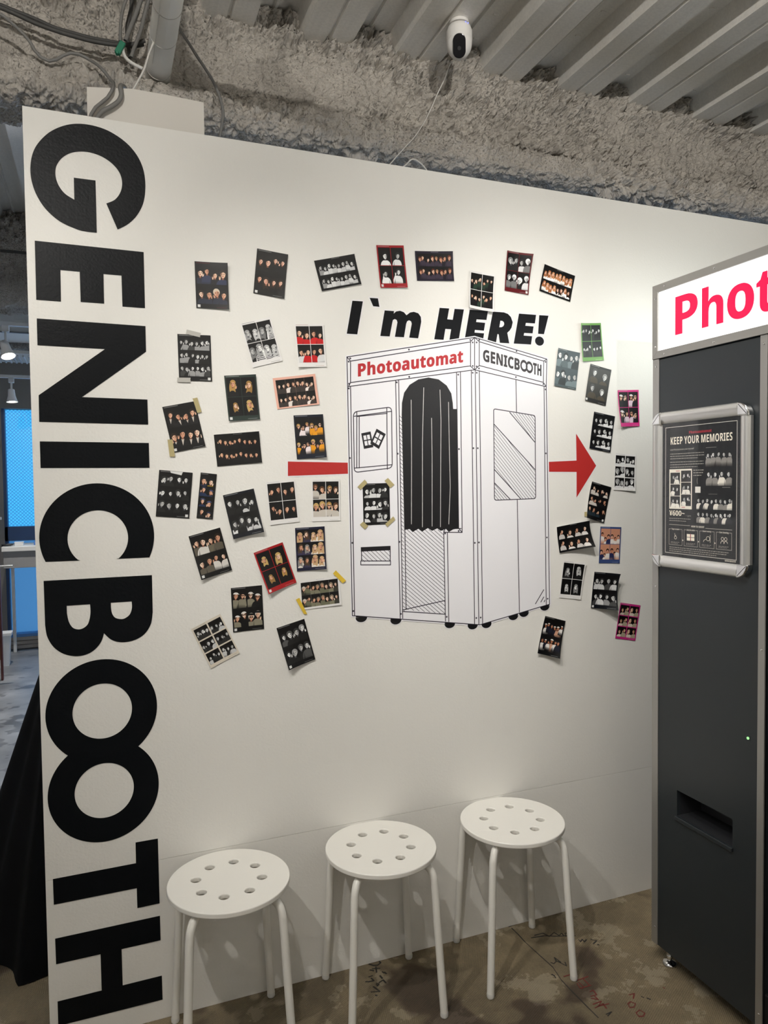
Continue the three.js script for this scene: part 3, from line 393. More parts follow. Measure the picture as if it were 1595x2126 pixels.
// ---------------------------------------------------------------- red arrow and the booth picture
{
  const p = [[0.6692, 1.5532], [0.8557, 1.5497], [1.5553, 1.5520], [1.6715, 1.5566], [1.6700, 1.6478], [1.7524, 1.5388], [1.6716, 1.4309], [1.6718, 1.5179], [1.5553, 1.5190], [0.8553, 1.5167], [0.6686, 1.5113]];
  const t = thing('arrow_sticker', 'long red arrow sticker pointing at the photo booth', 'sticker', [1.2, 1.53, 0]);
  world(t, 'white_backing', metricUV(extr(shapeOf(offsetPoly(p, 0.004)), 0.0002, 0.0002)), M.vinylWhite);
  world(t, 'red_face', metricUV(extr(shapeOf(p), 0.0002, 0.0004)), M.vinylRed);
}
{
  const S = 1.85, W = 760, H = 1100, X = q => q[0] * S, Y = q => (H - q[1]) * S;
  const tex = canvasTex(Math.round(W * S), Math.round(H * S), g => {
    g.fillStyle = '#ecebef'; g.fillRect(0, 0, W * S, H * S);
    const path = (l, close) => { g.beginPath(); l.forEach((q, i) => i ? g.lineTo(X(q), Y(q)) : g.moveTo(X(q), Y(q))); if (close) g.closePath(); };
    const ink = '#1b1422'; g.lineJoin = 'round'; g.lineCap = 'round';
    const hatch = (poly, gap, slope, w, clipExtra) => { g.save(); path(poly, true); g.clip(); if (clipExtra) { path(clipExtra, true); g.clip(); } g.strokeStyle = ink; g.lineWidth = w; for (let k = -3000; k < 4200; k += gap) { g.beginPath(); g.moveTo(0, k); g.lineTo(W * S, k + W * S * slope); g.stroke(); } g.restore(); };
    for (const f of D.feet) { g.fillStyle = '#0d0d10'; g.beginPath(); g.ellipse(X(f), Y(f) + 6, 34, 26, 0, 0, Math.PI * 2); g.fill(); }
    g.fillStyle = '#ecebef'; path(D.lines[0], true); g.fill();
    hatch(D.opening, 23, 0.86, 2.4); hatch(D.jamb, 22, 0.9, 2.2);
    const wn = D.window, lerp = (a, b, t) => [a[0] + (b[0] - a[0]) * t, a[1] + (b[1] - a[1]) * t];
    const [l1, l2, l3, l4] = D.lines.slice(-4);
    hatch(wn, 22, 1.16, 2.2, [l1[0], wn[1], l1[1]]); hatch(wn, 24, 1.12, 2.2, [l2[0], l2[1], wn[2], l3[1], l3[0]]); hatch(wn, 22, 1.1, 2.2, [l4[0], l4[1], wn[3]]);
    g.strokeStyle = ink; g.lineWidth = 4.6; for (const l of D.lines) { path(l); g.stroke(); }
    const round = (q, r) => { const m = (a, b, d) => { const L = Math.hypot(b[0] - a[0], b[1] - a[1]); return [a[0] + (b[0] - a[0]) * d / L, a[1] + (b[1] - a[1]) * d / L]; }; g.beginPath(); q.forEach((p, i) => { const a = q[(i + 3) % 4], b = q[(i + 1) % 4], s = m(p, a, r), e = m(p, b, r); i ? g.lineTo(X(s), Y(s)) : g.moveTo(X(s), Y(s)); g.quadraticCurveTo(X(p), Y(p), X(e), Y(e)); }); g.closePath(); g.stroke(); };
    round(D.frame, 14); round(D.window, 8);
    g.fillStyle = '#151417'; path(D.curtain, true); g.fill();
    g.strokeStyle = '#d9d6d4'; for (const f of D.folds) { g.beginPath(); f.forEach((q, i) => i ? g.lineTo(X(q), Y(q)) : g.moveTo(X(q), Y(q))); g.lineWidth = 4; g.stroke(); }
    g.fillStyle = '#17151a'; const sl = D.slot; g.fillRect(X(sl[0]), Y(sl[0]), X(sl[1]) - X(sl[0]), Y(sl[1]) - Y(sl[0]) + 3);
    hatch([sl[2], [sl[3][0], sl[2][1]], sl[3], [sl[2][0], sl[3][1]]], 24, 0.95, 2.2);
    for (const q of D.icons) { g.fillStyle = '#17151a'; path(q, true); g.fill(); g.fillStyle = '#ecebef'; const b = (u, v) => lerp(lerp(q[0], q[1], u), lerp(q[3], q[2], u), v); for (const [u, v] of [[0.16, 0.17], [0.54, 0.17], [0.16, 0.53], [0.54, 0.53]]) { path([b(u, v), b(u + 0.3, v), b(u + 0.3, v + 0.29), b(u, v + 0.29)], true); g.fill(); } }
    g.fillStyle = '#221b2a'; for (const q of D.screws) { g.beginPath(); g.arc(X(q), Y(q), 5.2, 0, Math.PI * 2); g.fill(); g.fillStyle = '#8b8790'; g.beginPath(); g.arc(X(q) + 0.8, Y(q) + 0.6, 1.8, 0, Math.PI * 2); g.fill(); g.fillStyle = '#221b2a'; }
    const word = (s, q, color, font, capK) => { // baseline from q0 to q1, cap height q0 to q3
      g.save(); g.font = font; const w = g.measureText(s).width, bx = [X(q[1]) - X(q[0]), Y(q[1]) - Y(q[0])], up = [X(q[3]) - X(q[0]), Y(q[3]) - Y(q[0])];
      g.setTransform(bx[0] / w, bx[1] / w, -up[0] / capK, -up[1] / capK, X(q[0]), Y(q[0])); g.fillStyle = color; g.fillText(s, 0, 0); g.strokeStyle = color; g.lineWidth = 3.5; g.strokeText(s, 0, 0); g.restore(); };
    word('Photoautomat', D.txt1, '#b4242b', 'bold 100px sans-serif', 72); 
    // the second word with its pair of O drawn as joined rings
    const q = D.txt2, bx = [X(q[1]) - X(q[0]), Y(q[1]) - Y(q[0])], up = [X(q[3]) - X(q[0]), Y(q[3]) - Y(q[0])];
    const seg = (s, a, b) => word(s, [[q[0][0] + (q[1][0] - q[0][0]) * a, q[0][1] + (q[1][1] - q[0][1]) * a], [q[0][0] + (q[1][0] - q[0][0]) * b, q[0][1] + (q[1][1] - q[0][1]) * b], 0, [q[3][0] + (q[1][0] - q[0][0]) * a, q[3][1] + (q[1][1] - q[0][1]) * a]], '#2a2428', 'bold 100px sans-serif', 72);
    seg('GENICB', 0.0, 0.625); seg('TH', 0.845, 1.0);
    g.save(); g.setTransform(bx[0] / 1000, bx[1] / 1000, -up[0] / 100, -up[1] / 100, X(q[0]), Y(q[0])); g.strokeStyle = '#2a2428'; for (const c of [690, 782]) { g.beginPath(); g.ellipse(c, -50, 50, 42, 0, 0, Math.PI * 2); g.lineWidth = 23; g.stroke(); } g.restore();
  });
  const o = D.outline.map(q => [q[0] / 1000 + 0.83, q[1] / 1000 + 0.88]);
  const t = thing('booth_picture', 'large white sticker with a line drawing of a photo booth', 'sticker', [1.2, 1.4, 0]);
  const uvMap = g => { const p = g.attributes.position, uv = g.attributes.uv; for (let i = 0; i < p.count; i++) uv.setXY(i, (p.getX(i) - 0.83) * 1000 / W, (p.getY(i) - 0.88) * 1000 / H); return g; };
  const dm = std(0xffffff, 0.45, 0, { map: tex, bumpMap: wallBump, bumpScale: 0.0002 });
  world(t, 'printed_sheet', uvMap(extr(shapeOf(o), 0.0003, 0.0008)), dm);
  for (const f of D.feet) { const s = new THREE.Shape(); s.absellipse(f[0] / 1000 + 0.83, f[1] / 1000 + 0.877, 0.0205, 0.0165, Math.PI, Math.PI * 2, false); world(t, 'drawn_foot', uvMap(extr(s, 0.0003, 0.00075)), dm); }
}
// ---------------------------------------------------------------- photo prints
const SK = ['#e9b99a', '#f0c8ab', '#d9a385', '#f4d6bf'], BWS = ['#e8e8e6', '#d6d6d4', '#f4f4f2', '#c4c4c2'];
function person(g, x, y, s, o, r) {
  const pick = a => a[Math.floor(r() * a.length)], sk = pick(o.bw ? BWS : (o.skin || SK)), hair = pick(o.hair), cl = pick(o.cl), lean = (r() - 0.5) * 0.7, turn = (r() - 0.5) * 0.5 * s, bg = o.bg || '#0a090a';
  const side = o.bw ? '#55555a' : '#8c5a46';
  g.save(); g.translate(x, y); g.rotate(lean * 0.5);
  // shoulders and torso sinking into the dark booth
  const cg = g.createLinearGradient(0, 1.3 * s, 0, 6.4 * s); cg.addColorStop(0, cl); cg.addColorStop(0.45, cl); cg.addColorStop(1, bg);
  g.fillStyle = cg; g.beginPath(); g.moveTo(-1.95 * s, 6.4 * s); g.bezierCurveTo(-2.1 * s, 3.2 * s, -1.9 * s, 2.0 * s, -0.7 * s, 1.5 * s); g.lineTo(0.7 * s, 1.5 * s); g.bezierCurveTo(1.9 * s, 2.0 * s, 2.1 * s, 3.2 * s, 1.95 * s, 6.4 * s); g.closePath(); g.fill();
  g.fillStyle = 'rgba(0,0,0,0.35)'; g.beginPath(); g.moveTo((lean > 0 ? -1 : 1) * 1.95 * s, 6.4 * s); g.lineTo((lean > 0 ? -1 : 1) * 1.3 * s, 2.2 * s); g.lineTo((lean > 0 ? -1 : 1) * 0.9 * s, 6.4 * s); g.closePath(); g.fill();
  if (o.stripe) { g.strokeStyle = '#1c1c1c'; g.lineWidth = 0.22 * s; for (let k = 2; k < 5; k += 0.5) { g.beginPath(); g.moveTo(-1.7 * s, k * s); g.lineTo(1.7 * s, k * s); g.stroke(); } }
  if (o.collar) { g.fillStyle = o.collar; g.beginPath(); g.moveTo(-0.42 * s, 1.4 * s); g.lineTo(0, 3.4 * s); g.lineTo(0.42 * s, 1.4 * s); g.closePath(); g.fill(); }
  // hair behind the head
  g.fillStyle = hair; g.beginPath();
  if (o.long) { g.moveTo(-0.95 * s, -0.5 * s); g.bezierCurveTo(-1.3 * s, 0.8 * s, -1.25 * s, 2.0 * s, -0.95 * s, 2.9 * s); g.lineTo(-0.35 * s, 2.4 * s); g.lineTo(0.35 * s, 2.4 * s); g.lineTo(0.95 * s, 2.9 * s); g.bezierCurveTo(1.25 * s, 2.0 * s, 1.3 * s, 0.8 * s, 0.95 * s, -0.5 * s); g.ellipse(0, -0.4 * s, 0.98 * s, 0.95 * s, 0, 0, Math.PI * 2); } else g.ellipse(0, -0.3 * s, 0.98 * s, 1.05 * s, 0, 0, Math.PI * 2); g.fill();
  // neck and face, one cheek turned from the flash
  g.fillStyle = side; g.fillRect(-0.3 * s, 0.6 * s, 0.6 * s, 0.95 * s);
  const fg = g.createLinearGradient(-0.75 * s, 0, 0.75 * s, 0); const d = lean > 0; fg.addColorStop(d ? 0 : 1, side); fg.addColorStop(d ? 0.42 : 0.58, sk); fg.addColorStop(d ? 1 : 0, sk);
  g.fillStyle = fg; g.beginPath(); g.moveTo(-0.7 * s, -0.35 * s); g.bezierCurveTo(-0.74 * s, 0.55 * s, -0.42 * s, 1.06 * s, 0, 1.06 * s); g.bezierCurveTo(0.42 * s, 1.06 * s, 0.74 * s, 0.55 * s, 0.7 * s, -0.35 * s); g.bezierCurveTo(0.6 * s, -0.95 * s, -0.6 * s, -0.95 * s, -0.7 * s, -0.35 * s); g.fill();
  // fringe
  g.fillStyle = hair; g.beginPath(); g.moveTo(-0.82 * s, 0.15 * s); g.bezierCurveTo(-0.95 * s, -1.3 * s, 0.95 * s, -1.3 * s, 0.82 * s, 0.15 * s); g.quadraticCurveTo(0.7 * s, -0.45 * s, 0.1 * s + turn, -0.62 * s); g.quadraticCurveTo(-0.6 * s, -0.45 * s, -0.82 * s, 0.15 * s); g.fill();
  const dark = o.bw ? '#161616' : '#20130e'; g.fillStyle = dark;
  if (o.glasses && r() < o.glasses) { g.fillStyle = '#0c0c0e'; g.beginPath(); g.ellipse(-0.32 * s + turn * 0.4, 0, 0.29 * s, 0.2 * s, 0, 0, 7); g.ellipse(0.32 * s + turn * 0.4, 0, 0.29 * s, 0.2 * s, 0, 0, 7); g.fill(); g.fillRect(-0.6 * s, -0.08 * s, 1.2 * s, 0.07 * s); }
  else for (const e of [-0.3, 0.3]) { g.beginPath(); g.ellipse(e * s + turn * 0.4, 0.02 * s, 0.14 * s, 0.07 * s, 0, 0, 7); g.fill(); g.fillRect((e - 0.17) * s + turn * 0.4, -0.2 * s, 0.34 * s, 0.06 * s); }
  g.fillStyle = side; g.fillRect(-0.04 * s + turn * 0.5, 0.1 * s, 0.1 * s, 0.3 * s);
  g.fillStyle = o.bw ? '#6b6b6b' : '#a34f42'; g.beginPath(); g.ellipse(turn * 0.4, 0.62 * s, 0.22 * s, (0.05 + 0.09 * r()) * s, 0, 0, 7); g.fill();
  if (o.cap) { g.fillStyle = pick(o.cap); g.beginPath(); g.ellipse(0, -0.62 * s, 0.95 * s, 0.62 * s, 0, Math.PI, Math.PI * 2); g.fill(); g.fillRect(-0.95 * s, -0.7 * s, 2.2 * s * (lean > 0 ? 1 : 0.87), 0.17 * s); }
  if (r() < (o.hand === undefined ? 0.55 : o.hand)) { const q = r() < 0.5 ? -1 : 1, hx = q * (0.75 + 0.5 * r()) * s, hy = (0.6 + 0.9 * r()) * s; g.strokeStyle = cl; g.lineWidth = 0.62 * s; g.lineCap = 'round'; g.beginPath(); g.moveTo(hx * 1.7, 3.9 * s); g.lineTo(hx * 1.05, hy + 0.65 * s); g.stroke(); g.fillStyle = sk; g.beginPath(); g.ellipse(hx, hy, 0.26 * s, 0.36 * s, lean, 0, 7); g.fill(); g.strokeStyle = sk; g.lineWidth = 0.13 * s; for (let k = -1; k < 2; k++) { g.beginPath(); g.moveTo(hx + k * 0.15 * s, hy); g.lineTo(hx + k * 0.24 * s, hy - 0.62 * s); g.stroke(); } }
  g.restore();
}
function printTex(seed, o, w, h) {
  const S = 3, PW = Math.round(w * 1000 * S), PH = Math.round(h * 1000 * S);
  return canvasTex(PW, PH, g => {
    const r = rng(seed * 7919 + 13); g.fillStyle = o.b; g.fillRect(0, 0, PW, PH);
    const land = PW > PH, m = (o.m === undefined ? 4 : o.m) * S, gap = (o.gap === undefined ? 1.6 : o.gap) * S, mt = (o.mt === undefined ? 7 : o.mt) * S, mb = (o.mb === undefined ? (land ? 6 : 13) : o.mb) * S, [R, C] = o.g;
    const cw = (PW - 2 * m - (C - 1) * gap) / C, ch = (PH - mt - mb - (R - 1) * gap) / R;
    for (let j = 0; j < R; j++) for (let i = 0; i < C; i++) {
      const x = m + i * (cw + gap), y = mt + j * (ch + gap); g.save(); g.beginPath(); g.rect(x, y, cw, ch); g.clip(); g.fillStyle = o.bg || '#0a090a'; g.fillRect(x, y, cw, ch);
      const n = o.n, s = Math.min(ch * (o.s || 0.15) * 1.15, cw / n * 0.40), rr = o.same ? rng(seed * 31 + (j % 2 ? 0 : 0) + i) : r;
      for (let k = 0; k < n; k++) person(g, x + cw * (k + 0.5) / n + (rr() - 0.5) * cw * 0.10, y + ch * (o.y || 0.42) + (rr() - 0.5) * ch * 0.22 + (o.two && k % 2 ? ch * 0.2 : 0), s * (0.85 + 0.35 * rr()), o, rr);
      g.restore();
    }
    const lt = o.ink || '#c9c9c9'; g.fillStyle = lt; g.globalAlpha = 0.75;
    if (!land) { g.fillRect(m, 2.6 * S, PW * 0.42, 1.1 * S); g.fillRect(PW * 0.62, PH - 4.2 * S, PW * 0.30, 0.8 * S); } else g.fillRect(PW * 0.42, 2.2 * S, PW * 0.2, 0.8 * S);
    g.globalAlpha = 1; if (o.sq) { g.fillStyle = '#dededc'; g.fillRect(o.sq > 0 ? m : PW - m - 7.5 * S, PH - 10.5 * S, 7.5 * S, 7.5 * S); }
  });
}
const wallPt = (c, a, u, v) => [c[0] + Math.cos(a) * u - Math.sin(a) * v, c[1] + Math.sin(a) * u + Math.cos(a) * v];
function sheet(w, h, lift, z0, nx = 12, ny = 16, th = 0.0003) {
  const f = (u, v) => { const e = 1.7, [tl, tr, br, bl] = lift; return z0 + tl * Math.pow(1 - u, e) * Math.pow(v, e) + tr * Math.pow(u, e) * Math.pow(v, e) + br * Math.pow(u, e) * Math.pow(1 - v, e) + bl * Math.pow(1 - u, e) * Math.pow(1 - v, e); };
  const make = (dz, flip) => { const p = [], uv = [], id = []; for (let j = 0; j <= ny; j++) for (let i = 0; i <= nx; i++) { const u = i / nx, v = j / ny; p.push((u - 0.5) * w, (v - 0.5) * h, f(u, v) + dz); uv.push(u, v); if (i < nx && j < ny) { const a = j * (nx + 1) + i, b = a + 1, c = a + nx + 1, d = c + 1; flip ? id.push(a, c, b, b, c, d) : id.push(a, b, c, b, d, c); } } const g = new THREE.BufferGeometry(); g.setAttribute('position', new THREE.Float32BufferAttribute(p, 3)); g.setAttribute('uv', new THREE.Float32BufferAttribute(uv, 2)); g.setIndex(id); g.computeVertexNormals(); return g; };
  return [make(th, false), make(0, true)];
}
const BK = ['#14100e', '#1d1613', '#2b1d15', '#0e0c0c'], BL = ['#b08a4c', '#9a7640', '#c6a566'], GH = ['#1b1b1b', '#2c2c2c', '#0f0f0f'], GL = ['#bdbdbd', '#8e8e8e', '#3a3a3a'];
const K = '#0b0b0d', Wt = '#e6e4e2';
const P = [
  [0.462, 2.039, 0.089, 0.127, 0.020, [.002, .010, .006, .001], { b: K, g: [2, 2], n: 2, hair: [...BK, ...BK, '#d9c9b4'], cl: ['#1b1b20', '#2d3350', '#c99b3a', '#24283a'], sq: 1, ink: '#8d2a2a', gap: 0.8 }, 'upright black bordered colour print beside the letter E'],
  [0.628, 2.087, 0.089, 0.127, -0.104, [.001, .005, .004, .001], { b: K, g: [2, 2], n: 2, hair: BK, cl: ['#0d0d0f', '#131316'], sq: 1, gap: 0.6, long: 1, skin: ['#f1c5ae', '#efb9a0'] }, 'black bordered colour print of pairs in black, tilted clockwise'],
  [0.829, 2.109, 0.127, 0.089, 0.248, [.001, .006, .004, .003], { b: K, g: [2, 4], n: 2, bw: 1, hair: GH, cl: ['#c9c9c9', '#9a9a9a', '#dcdcdc'], gap: 0.3, m: 8, same: 1 }, 'tilted landscape black and white print of people in pale tops'],
  [0.598, 1.892, 0.089, 0.127, 0.270, [.001, .003, .003, .002], { b: Wt, g: [2, 2], n: 2, bw: 1, hair: ['#9a9a9a', '#bcbcbc', '#767676'], cl: ['#e0e0e0', '#1d1d1d'], long: 1, stripe: 1, ink: '#777', mb: 14 }, 'white bordered black and white print of long haired girls, one in stripes'],
  [0.742, 1.891, 0.087, 0.125, 0.066, [.001, .004, .003, .008], { b: Wt, g: [2, 2], n: 2, hair: BK, cl: ['#c3161c', '#d11f22', '#c3161c', '#d8d8d8'], ink: '#b98' }, 'white bordered print of people in bright red jackets'],
  [0.412, 1.838, 0.089, 0.127, 0.016, [.0005, .001, .001, .0005], { b: K, g: [3, 2], n: 3, bw: 1, hair: GH, cl: ['#161616', '#3a3a3a', '#999'], gap: 0.5, sq: -1, s: 0.16 }, 'black print of six black and white crowds, taped in grey at two corners'],
  [0.540, 1.733, 0.089, 0.127, 0.080, [.001, .006, .004, .005], { b: '#26332f', g: [2, 2], n: 1, hair: BL, cl: ['#0f0f10', '#161416'], long: 1, sq: 1, hand: 1, s: 0.125 }, 'dark green bordered print of a blonde woman in black'],
  [0.697, 1.756, 0.127, 0.089, 0.140, [.002, .005, .003, .001], { b: '#e9b3a0', g: [2, 4], n: 2, hair: BK, cl: ['#e7ddd6', '#f2e9e2', '#3a3330'], gap: 0.2, m: 7, mb: 4, same: 1 }, 'pale pink bordered landscape print of pairs in white'],
  [0.379, 1.648, 0.089, 0.127, 0.210, [.001, .001, .003, .001], { b: K, g: [2, 2], n: 2, hair: BK, cl: ['#161518', '#1d1b1d'], collar: '#cfc6bb', gap: 0.3, sq: 1 }, 'tilted black print of young men in dark suits, held with masking tape'],
  [0.526, 1.589, 0.127, 0.089, 0.090, [.001, .006, .003, .001], { b: K, g: [2, 4], n: 2, hair: BK, cl: ['#0e0e10', '#151517'], gap: 0.2, m: 8, same: 1, skin: ['#efc09c', '#e8b492'] }, 'landscape black print of pairs of faces in black clothes'],
  [0.736, 1.626, 0.089, 0.127, 0.063, [.001, .003, .008, .002], { b: '#111827', g: [2, 2], n: 3, hair: [...BL, ...BK], cl: ['#f0e3e3', '#1a1a20', '#e59a1c'], glasses: 0.8, gap: 1, two: 1, s: 0.17 }, 'navy bordered print of friends in sunglasses above the red arrow'],
  [0.349, 1.463, 0.089, 0.127, -0.094, [.001, .002, .001, .001], { b: K, g: [3, 2], n: 2, bw: 1, hair: GH, cl: ['#141414', '#1f1f1f'], gap: 0.3, sq: -1, s: 0.17 }, 'black print of six black and white pairs with a white tape scrap on top'],
  [0.436, 1.457, 0.0445, 0.127, -0.112, [.001, .002, .002, .001], { b: K, g: [4, 1], n: 2, hair: BK, cl: ['#e0b21f', '#23304f', '#222'], cap: ['#2b2f4a', '#1e1e22', '#444a70'], m: 2.5, mb: 4, gap: 0.2, s: 0.2, two: 1 }, 'narrow colour photo strip of people in caps'],
  [0.537, 1.405, 0.089, 0.127, 0.205, [.001, .003, .012, .009], { b: '#10141d', g: [2, 2], n: 2, bw: 1, hair: GH, cl: ['#dcdcdc', '#1d1d1d', '#c8c8c8'], long: 1, gap: 1 }, 'navy black print of smiling long haired women in black and white'],
  [0.651, 1.436, 0.087, 0.125, 0.085, [.001, .001, .002, .002], { b: Wt, g: [2, 2], n: 2, hair: BK, cl: ['#0c0c0d', '#111'], ink: '#bbb', s: 0.11 }, 'white bordered print of couples nearly lost in black'],
  [0.782, 1.439, 0.087, 0.124, 0.004, [.001, .003, .002, .001], { b: Wt, g: [2, 2], n: 2, hair: [...BL, '#5a3a24'], cl: ['#141414', '#c9c2b8'], glasses: 0.4, sq: 0, ink: '#bbb', s: 0.19 }, 'white bordered print of a blond couple close to the camera, under the arrow shaft'],
  [0.443, 1.296, 0.089, 0.126, 0.251, [.001, .004, .003, .010], { b: K, g: [2, 2], n: 2, hair: BK, cl: ['#5f584c', '#6e6656', '#d8d4ce'], sq: 1, gap: 0.8, s: 0.15 }, 'tilted black print of a couple in olive jackets'],
  [0.626, 1.246, 0.089, 0.126, 0.319, [.001, .004, .004, .013], { b: '#a3141a', g: [2, 2], n: 1, hair: BL, cl: ['#100e0f'], long: 1, sq: 1, s: 0.12 }, 'red bordered print of a blonde woman, tilted anticlockwise'],
  [0.733, 1.297, 0.089, 0.127, 0.027, [.001, .003, .007, .002], { b: '#191a33', g: [3, 2], n: 2, hair: ['#8d8a86', '#4a3a2c', '#c9a57a'], cl: ['#e6ded4', '#3a3550'], gap: 1, mb: 9, s: 0.17, long: 1 }, 'dark blue print of six frames of a pair in pale tops'],
  [0.760, 1.164, 0.126, 0.087, 0.060, [.001, .001, .003, .001], { b: Wt, g: [2, 4], n: 2, hair: ['#cfc8bd', '#8a7a66', '#2b2018'], cl: ['#6e6e58', '#83806a', '#3a3830'], gap: 0.2, m: 6, ink: '#aaa', same: 1 }, 'white bordered landscape print held by bright yellow tape'],
  [0.544, 1.133, 0.089, 0.127, 0.034, [.001, .001, .001, .001], { b: K, g: [2, 2], n: 2, hair: ['#d9d2c6', '#3a2418'], cl: ['#101012', '#8a8573'], cap: ['#e6e3df', '#101012'], glasses: 0.3, sq: 1, gap: 1.5, s: 0.15 }, 'black print of people in caps and olive tops'],
  [0.452, 1.048, 0.089, 0.127, 0.423, [.001, .001, .003, .002], { b: '#d8cfc0', g: [3, 2], n: 3, bw: 1, hair: GH, cl: ['#c9c9c9', '#2c2c2c'], gap: 4, mb: 9, ink: '#888', s: 0.18 }, 'cream bordered black and white print, the most steeply tilted'],
  [0.684, 1.019, 0.086, 0.127, 0.250, [.001, .002, .004, .017], { b: K, g: [2, 2], n: 2, bw: 1, hair: ['#555', '#333', '#999'], cl: ['#1c1c1c', '#555'], sq: 1, gap: 0.3, s: 0.2 }, 'black and white print of laughing faces with its lower corner curling off'],
  [1.001, 2.143, 0.089, 0.127, 0.088, [.001, .003, .006, .004], { b: '#9a1620', g: [2, 2], n: 1, bw: 1, hair: GH, cl: ['#e9e9e9', '#f2f2f2'], sq: 1, s: 0.13 }, 'red bordered print of a man in a white shirt'],
  [1.144, 2.158, 0.127, 0.090, 0.080, [.002, .010, .003, .001], { b: '#211c2c', g: [2, 2], n: 4, hair: ['#5a2a1c', '#2a1c18', '#8a6a4a'], cl: ['#3a3040', '#c0a890', '#191420'], gap: 0.8, m: 6, s: 0.17, same: 1 }, 'dark purple landscape print of a row of friends'],
  [1.307, 2.094, 0.089, 0.121, -0.082, [.003, .006, .012, .014], { b: Wt, g: [2, 2], n: 3, hair: BK, cl: ['#141416', '#24382c', '#0e0e10'], ink: '#bbb', mb: 9 }, 'white bordered print overlapping the top of a black letter E'],
  [1.442, 2.165, 0.089, 0.129, -0.075, [.004, .020, .004, .002], { b: '#5d1118', g: [2, 2], n: 2, bw: 1, hair: ['#222', '#888', '#eee'], cl: ['#222', '#ddd', '#777'], sq: -1, mt: 6 }, 'dark red bordered black and white print standing off the wall'],
  [1.594, 2.145, 0.125, 0.090, -0.215, [.006, .003, .002, .003], { b: K, g: [2, 4], n: 2, hair: ['#c98a5c', '#a8683e', '#2a1810'], cl: ['#f0ece8', '#fff'], long: 1, gap: 0.3, m: 6, s: 0.17, skin: ['#f4c9b3'] }, 'landscape black print of long haired girls in white shirts'],
  [1.732, 1.959, 0.089, 0.127, 0.095, [.012, .002, .003, .006], { b: '#6da052', g: [2, 2], n: 3, bw: 1, hair: ['#111', '#222'], cl: ['#2c2c2c', '#111'], ink: '#cde3bd', bg: '#15181a' }, 'bright green bordered print of dark group portraits'],
  [1.632, 1.863, 0.089, 0.127, -0.132, [.004, .003, .002, .004], { b: '#3d4a4d', g: [2, 2], n: 2, bw: 1, hair: ['#39464a', '#1b2224'], cl: ['#4d5c60', '#1d2426', '#6d7c80'], gap: 0, bg: '#39454a', m: 0, mt: 0, mb: 8 }, 'faded grey green print beside the booth picture roof'],
  [1.759, 1.815, 0.089, 0.127, -0.190, [.002, .002, .002, .004], { b: '#1d1b1a', g: [2, 2], n: 1, bw: 1, hair: ['#4a4a48', '#8f8f8c'], cl: ['#3a342a', '#4a4234'], gap: 0.2, bg: '#33312d', sq: 1, hand: 0, m: 2, s: 0.15 }, 'smoky grey print of a pale faced man four times'],
  [1.888, 1.739, 0.089, 0.127, 0.045, [.002, .004, .003, .014], { b: '#d23383', g: [2, 2], n: 2, hair: BK, cl: ['#161418', '#d9c3d0'], cap: ['#17171b', '#e8e2e6'], glasses: 0.9, s: 0.14 }, 'hot pink bordered print of a couple in sunglasses, high on the wall'],
  [1.776, 1.654, 0.089, 0.127, -0.161, [.002, .002, .003, .003], { b: '#0d0f16', g: [3, 2], n: 2, bw: 1, hair: GH, cl: ['#e4e4e4', '#d2d2d2', '#1b1b1b'], gap: 0.8, mb: 8, s: 0.17, same: 1 }, 'black print of six black and white pairs above the arrow tip'],
  [1.872, 1.516, 0.089, 0.128, -0.059, [.001, .003, .008, .002], { b: Wt, g: [3, 2], n: 2, bw: 1, hair: ['#222', '#999'], cl: ['#222', '#ddd', '#555'], gap: 3, ink: '#999', mb: 8, s: 0.19 }, 'white bordered print of six black and white frames beside the arrow tip'],
  [1.756, 1.413, 0.087, 0.127, -0.245, [.008, .003, .003, .020], { b: K, g: [3, 2], n: 2, hair: BK, cl: ['#141416', '#d8d0c8', '#22303a'], gap: 0.3, sq: -1, s: 0.14 }, 'curled black colour print below the arrow head'],
  [1.657, 1.298, 0.129, 0.089, 0.142, [.006, .014, .030, .004], { b: K, g: [2, 4], n: 1, hair: BK, cl: ['#cfcac6', '#e3dfdb'], gap: 0.3, m: 6, same: 1, s: 0.16 }, 'landscape black print lifting far off the wall beside the booth picture'],
  [1.810, 1.263, 0.089, 0.127, -0.057, [.001, .001, .001, .001], { b: '#3b4d7d', g: [2, 2], n: 3, hair: ['#2a1810', '#171012'], cl: ['#e9e2dc', '#2b2f55'], skin: ['#e2a184', '#d8906f', '#f0bfa4'], bg: '#c98e72', two: 1, s: 0.19 }, 'blue bordered print packed with faces'],
  [1.651, 1.150, 0.089, 0.127, -0.143, [.002, .008, .003, .002], { b: Wt, g: [2, 2], n: 1, bw: 1, hair: ['#bbb', '#888'], cl: ['#2c2c2c', '#1b1b1b'], long: 1, ink: '#999', s: 0.125 }, 'white bordered black and white print of a long haired woman'],
  [1.780, 1.106, 0.091, 0.126, -0.110, [.004, .030, .036, .002], { b: '#0d1016', g: [2, 2], n: 2, bw: 1, hair: GH, cl: ['#cfcfcf', '#8d8d8d', '#444'], gap: 0.3, sq: 1 }, 'glossy black and white print whose right edge stands off the wall'],
  [1.887, 0.988, 0.089, 0.127, -0.184, [.001, .001, .001, .001], { b: '#c2287c', g: [3, 2], n: 2, hair: BK, cl: ['#d9cdbf', '#a9a088', '#e8dccf'], gap: 3, mb: 8, s: 0.18, same: 1 }, 'magenta bordered print of six frames, lowest beside the booth'],
  [1.565, 0.963, 0.084, 0.127, -0.286, [.003, .004, .022, .010], { b: K, g: [2, 2], n: 3, hair: BK, cl: ['#1b1d2c', '#c99a80', '#e8e4e0'], cap: ['#e8e6e2', '#22222a'], gap: 0.3, s: 0.17, skin: ['#c98a6a', '#b97a5a'] }, 'curled dark colour print below the booth picture'],
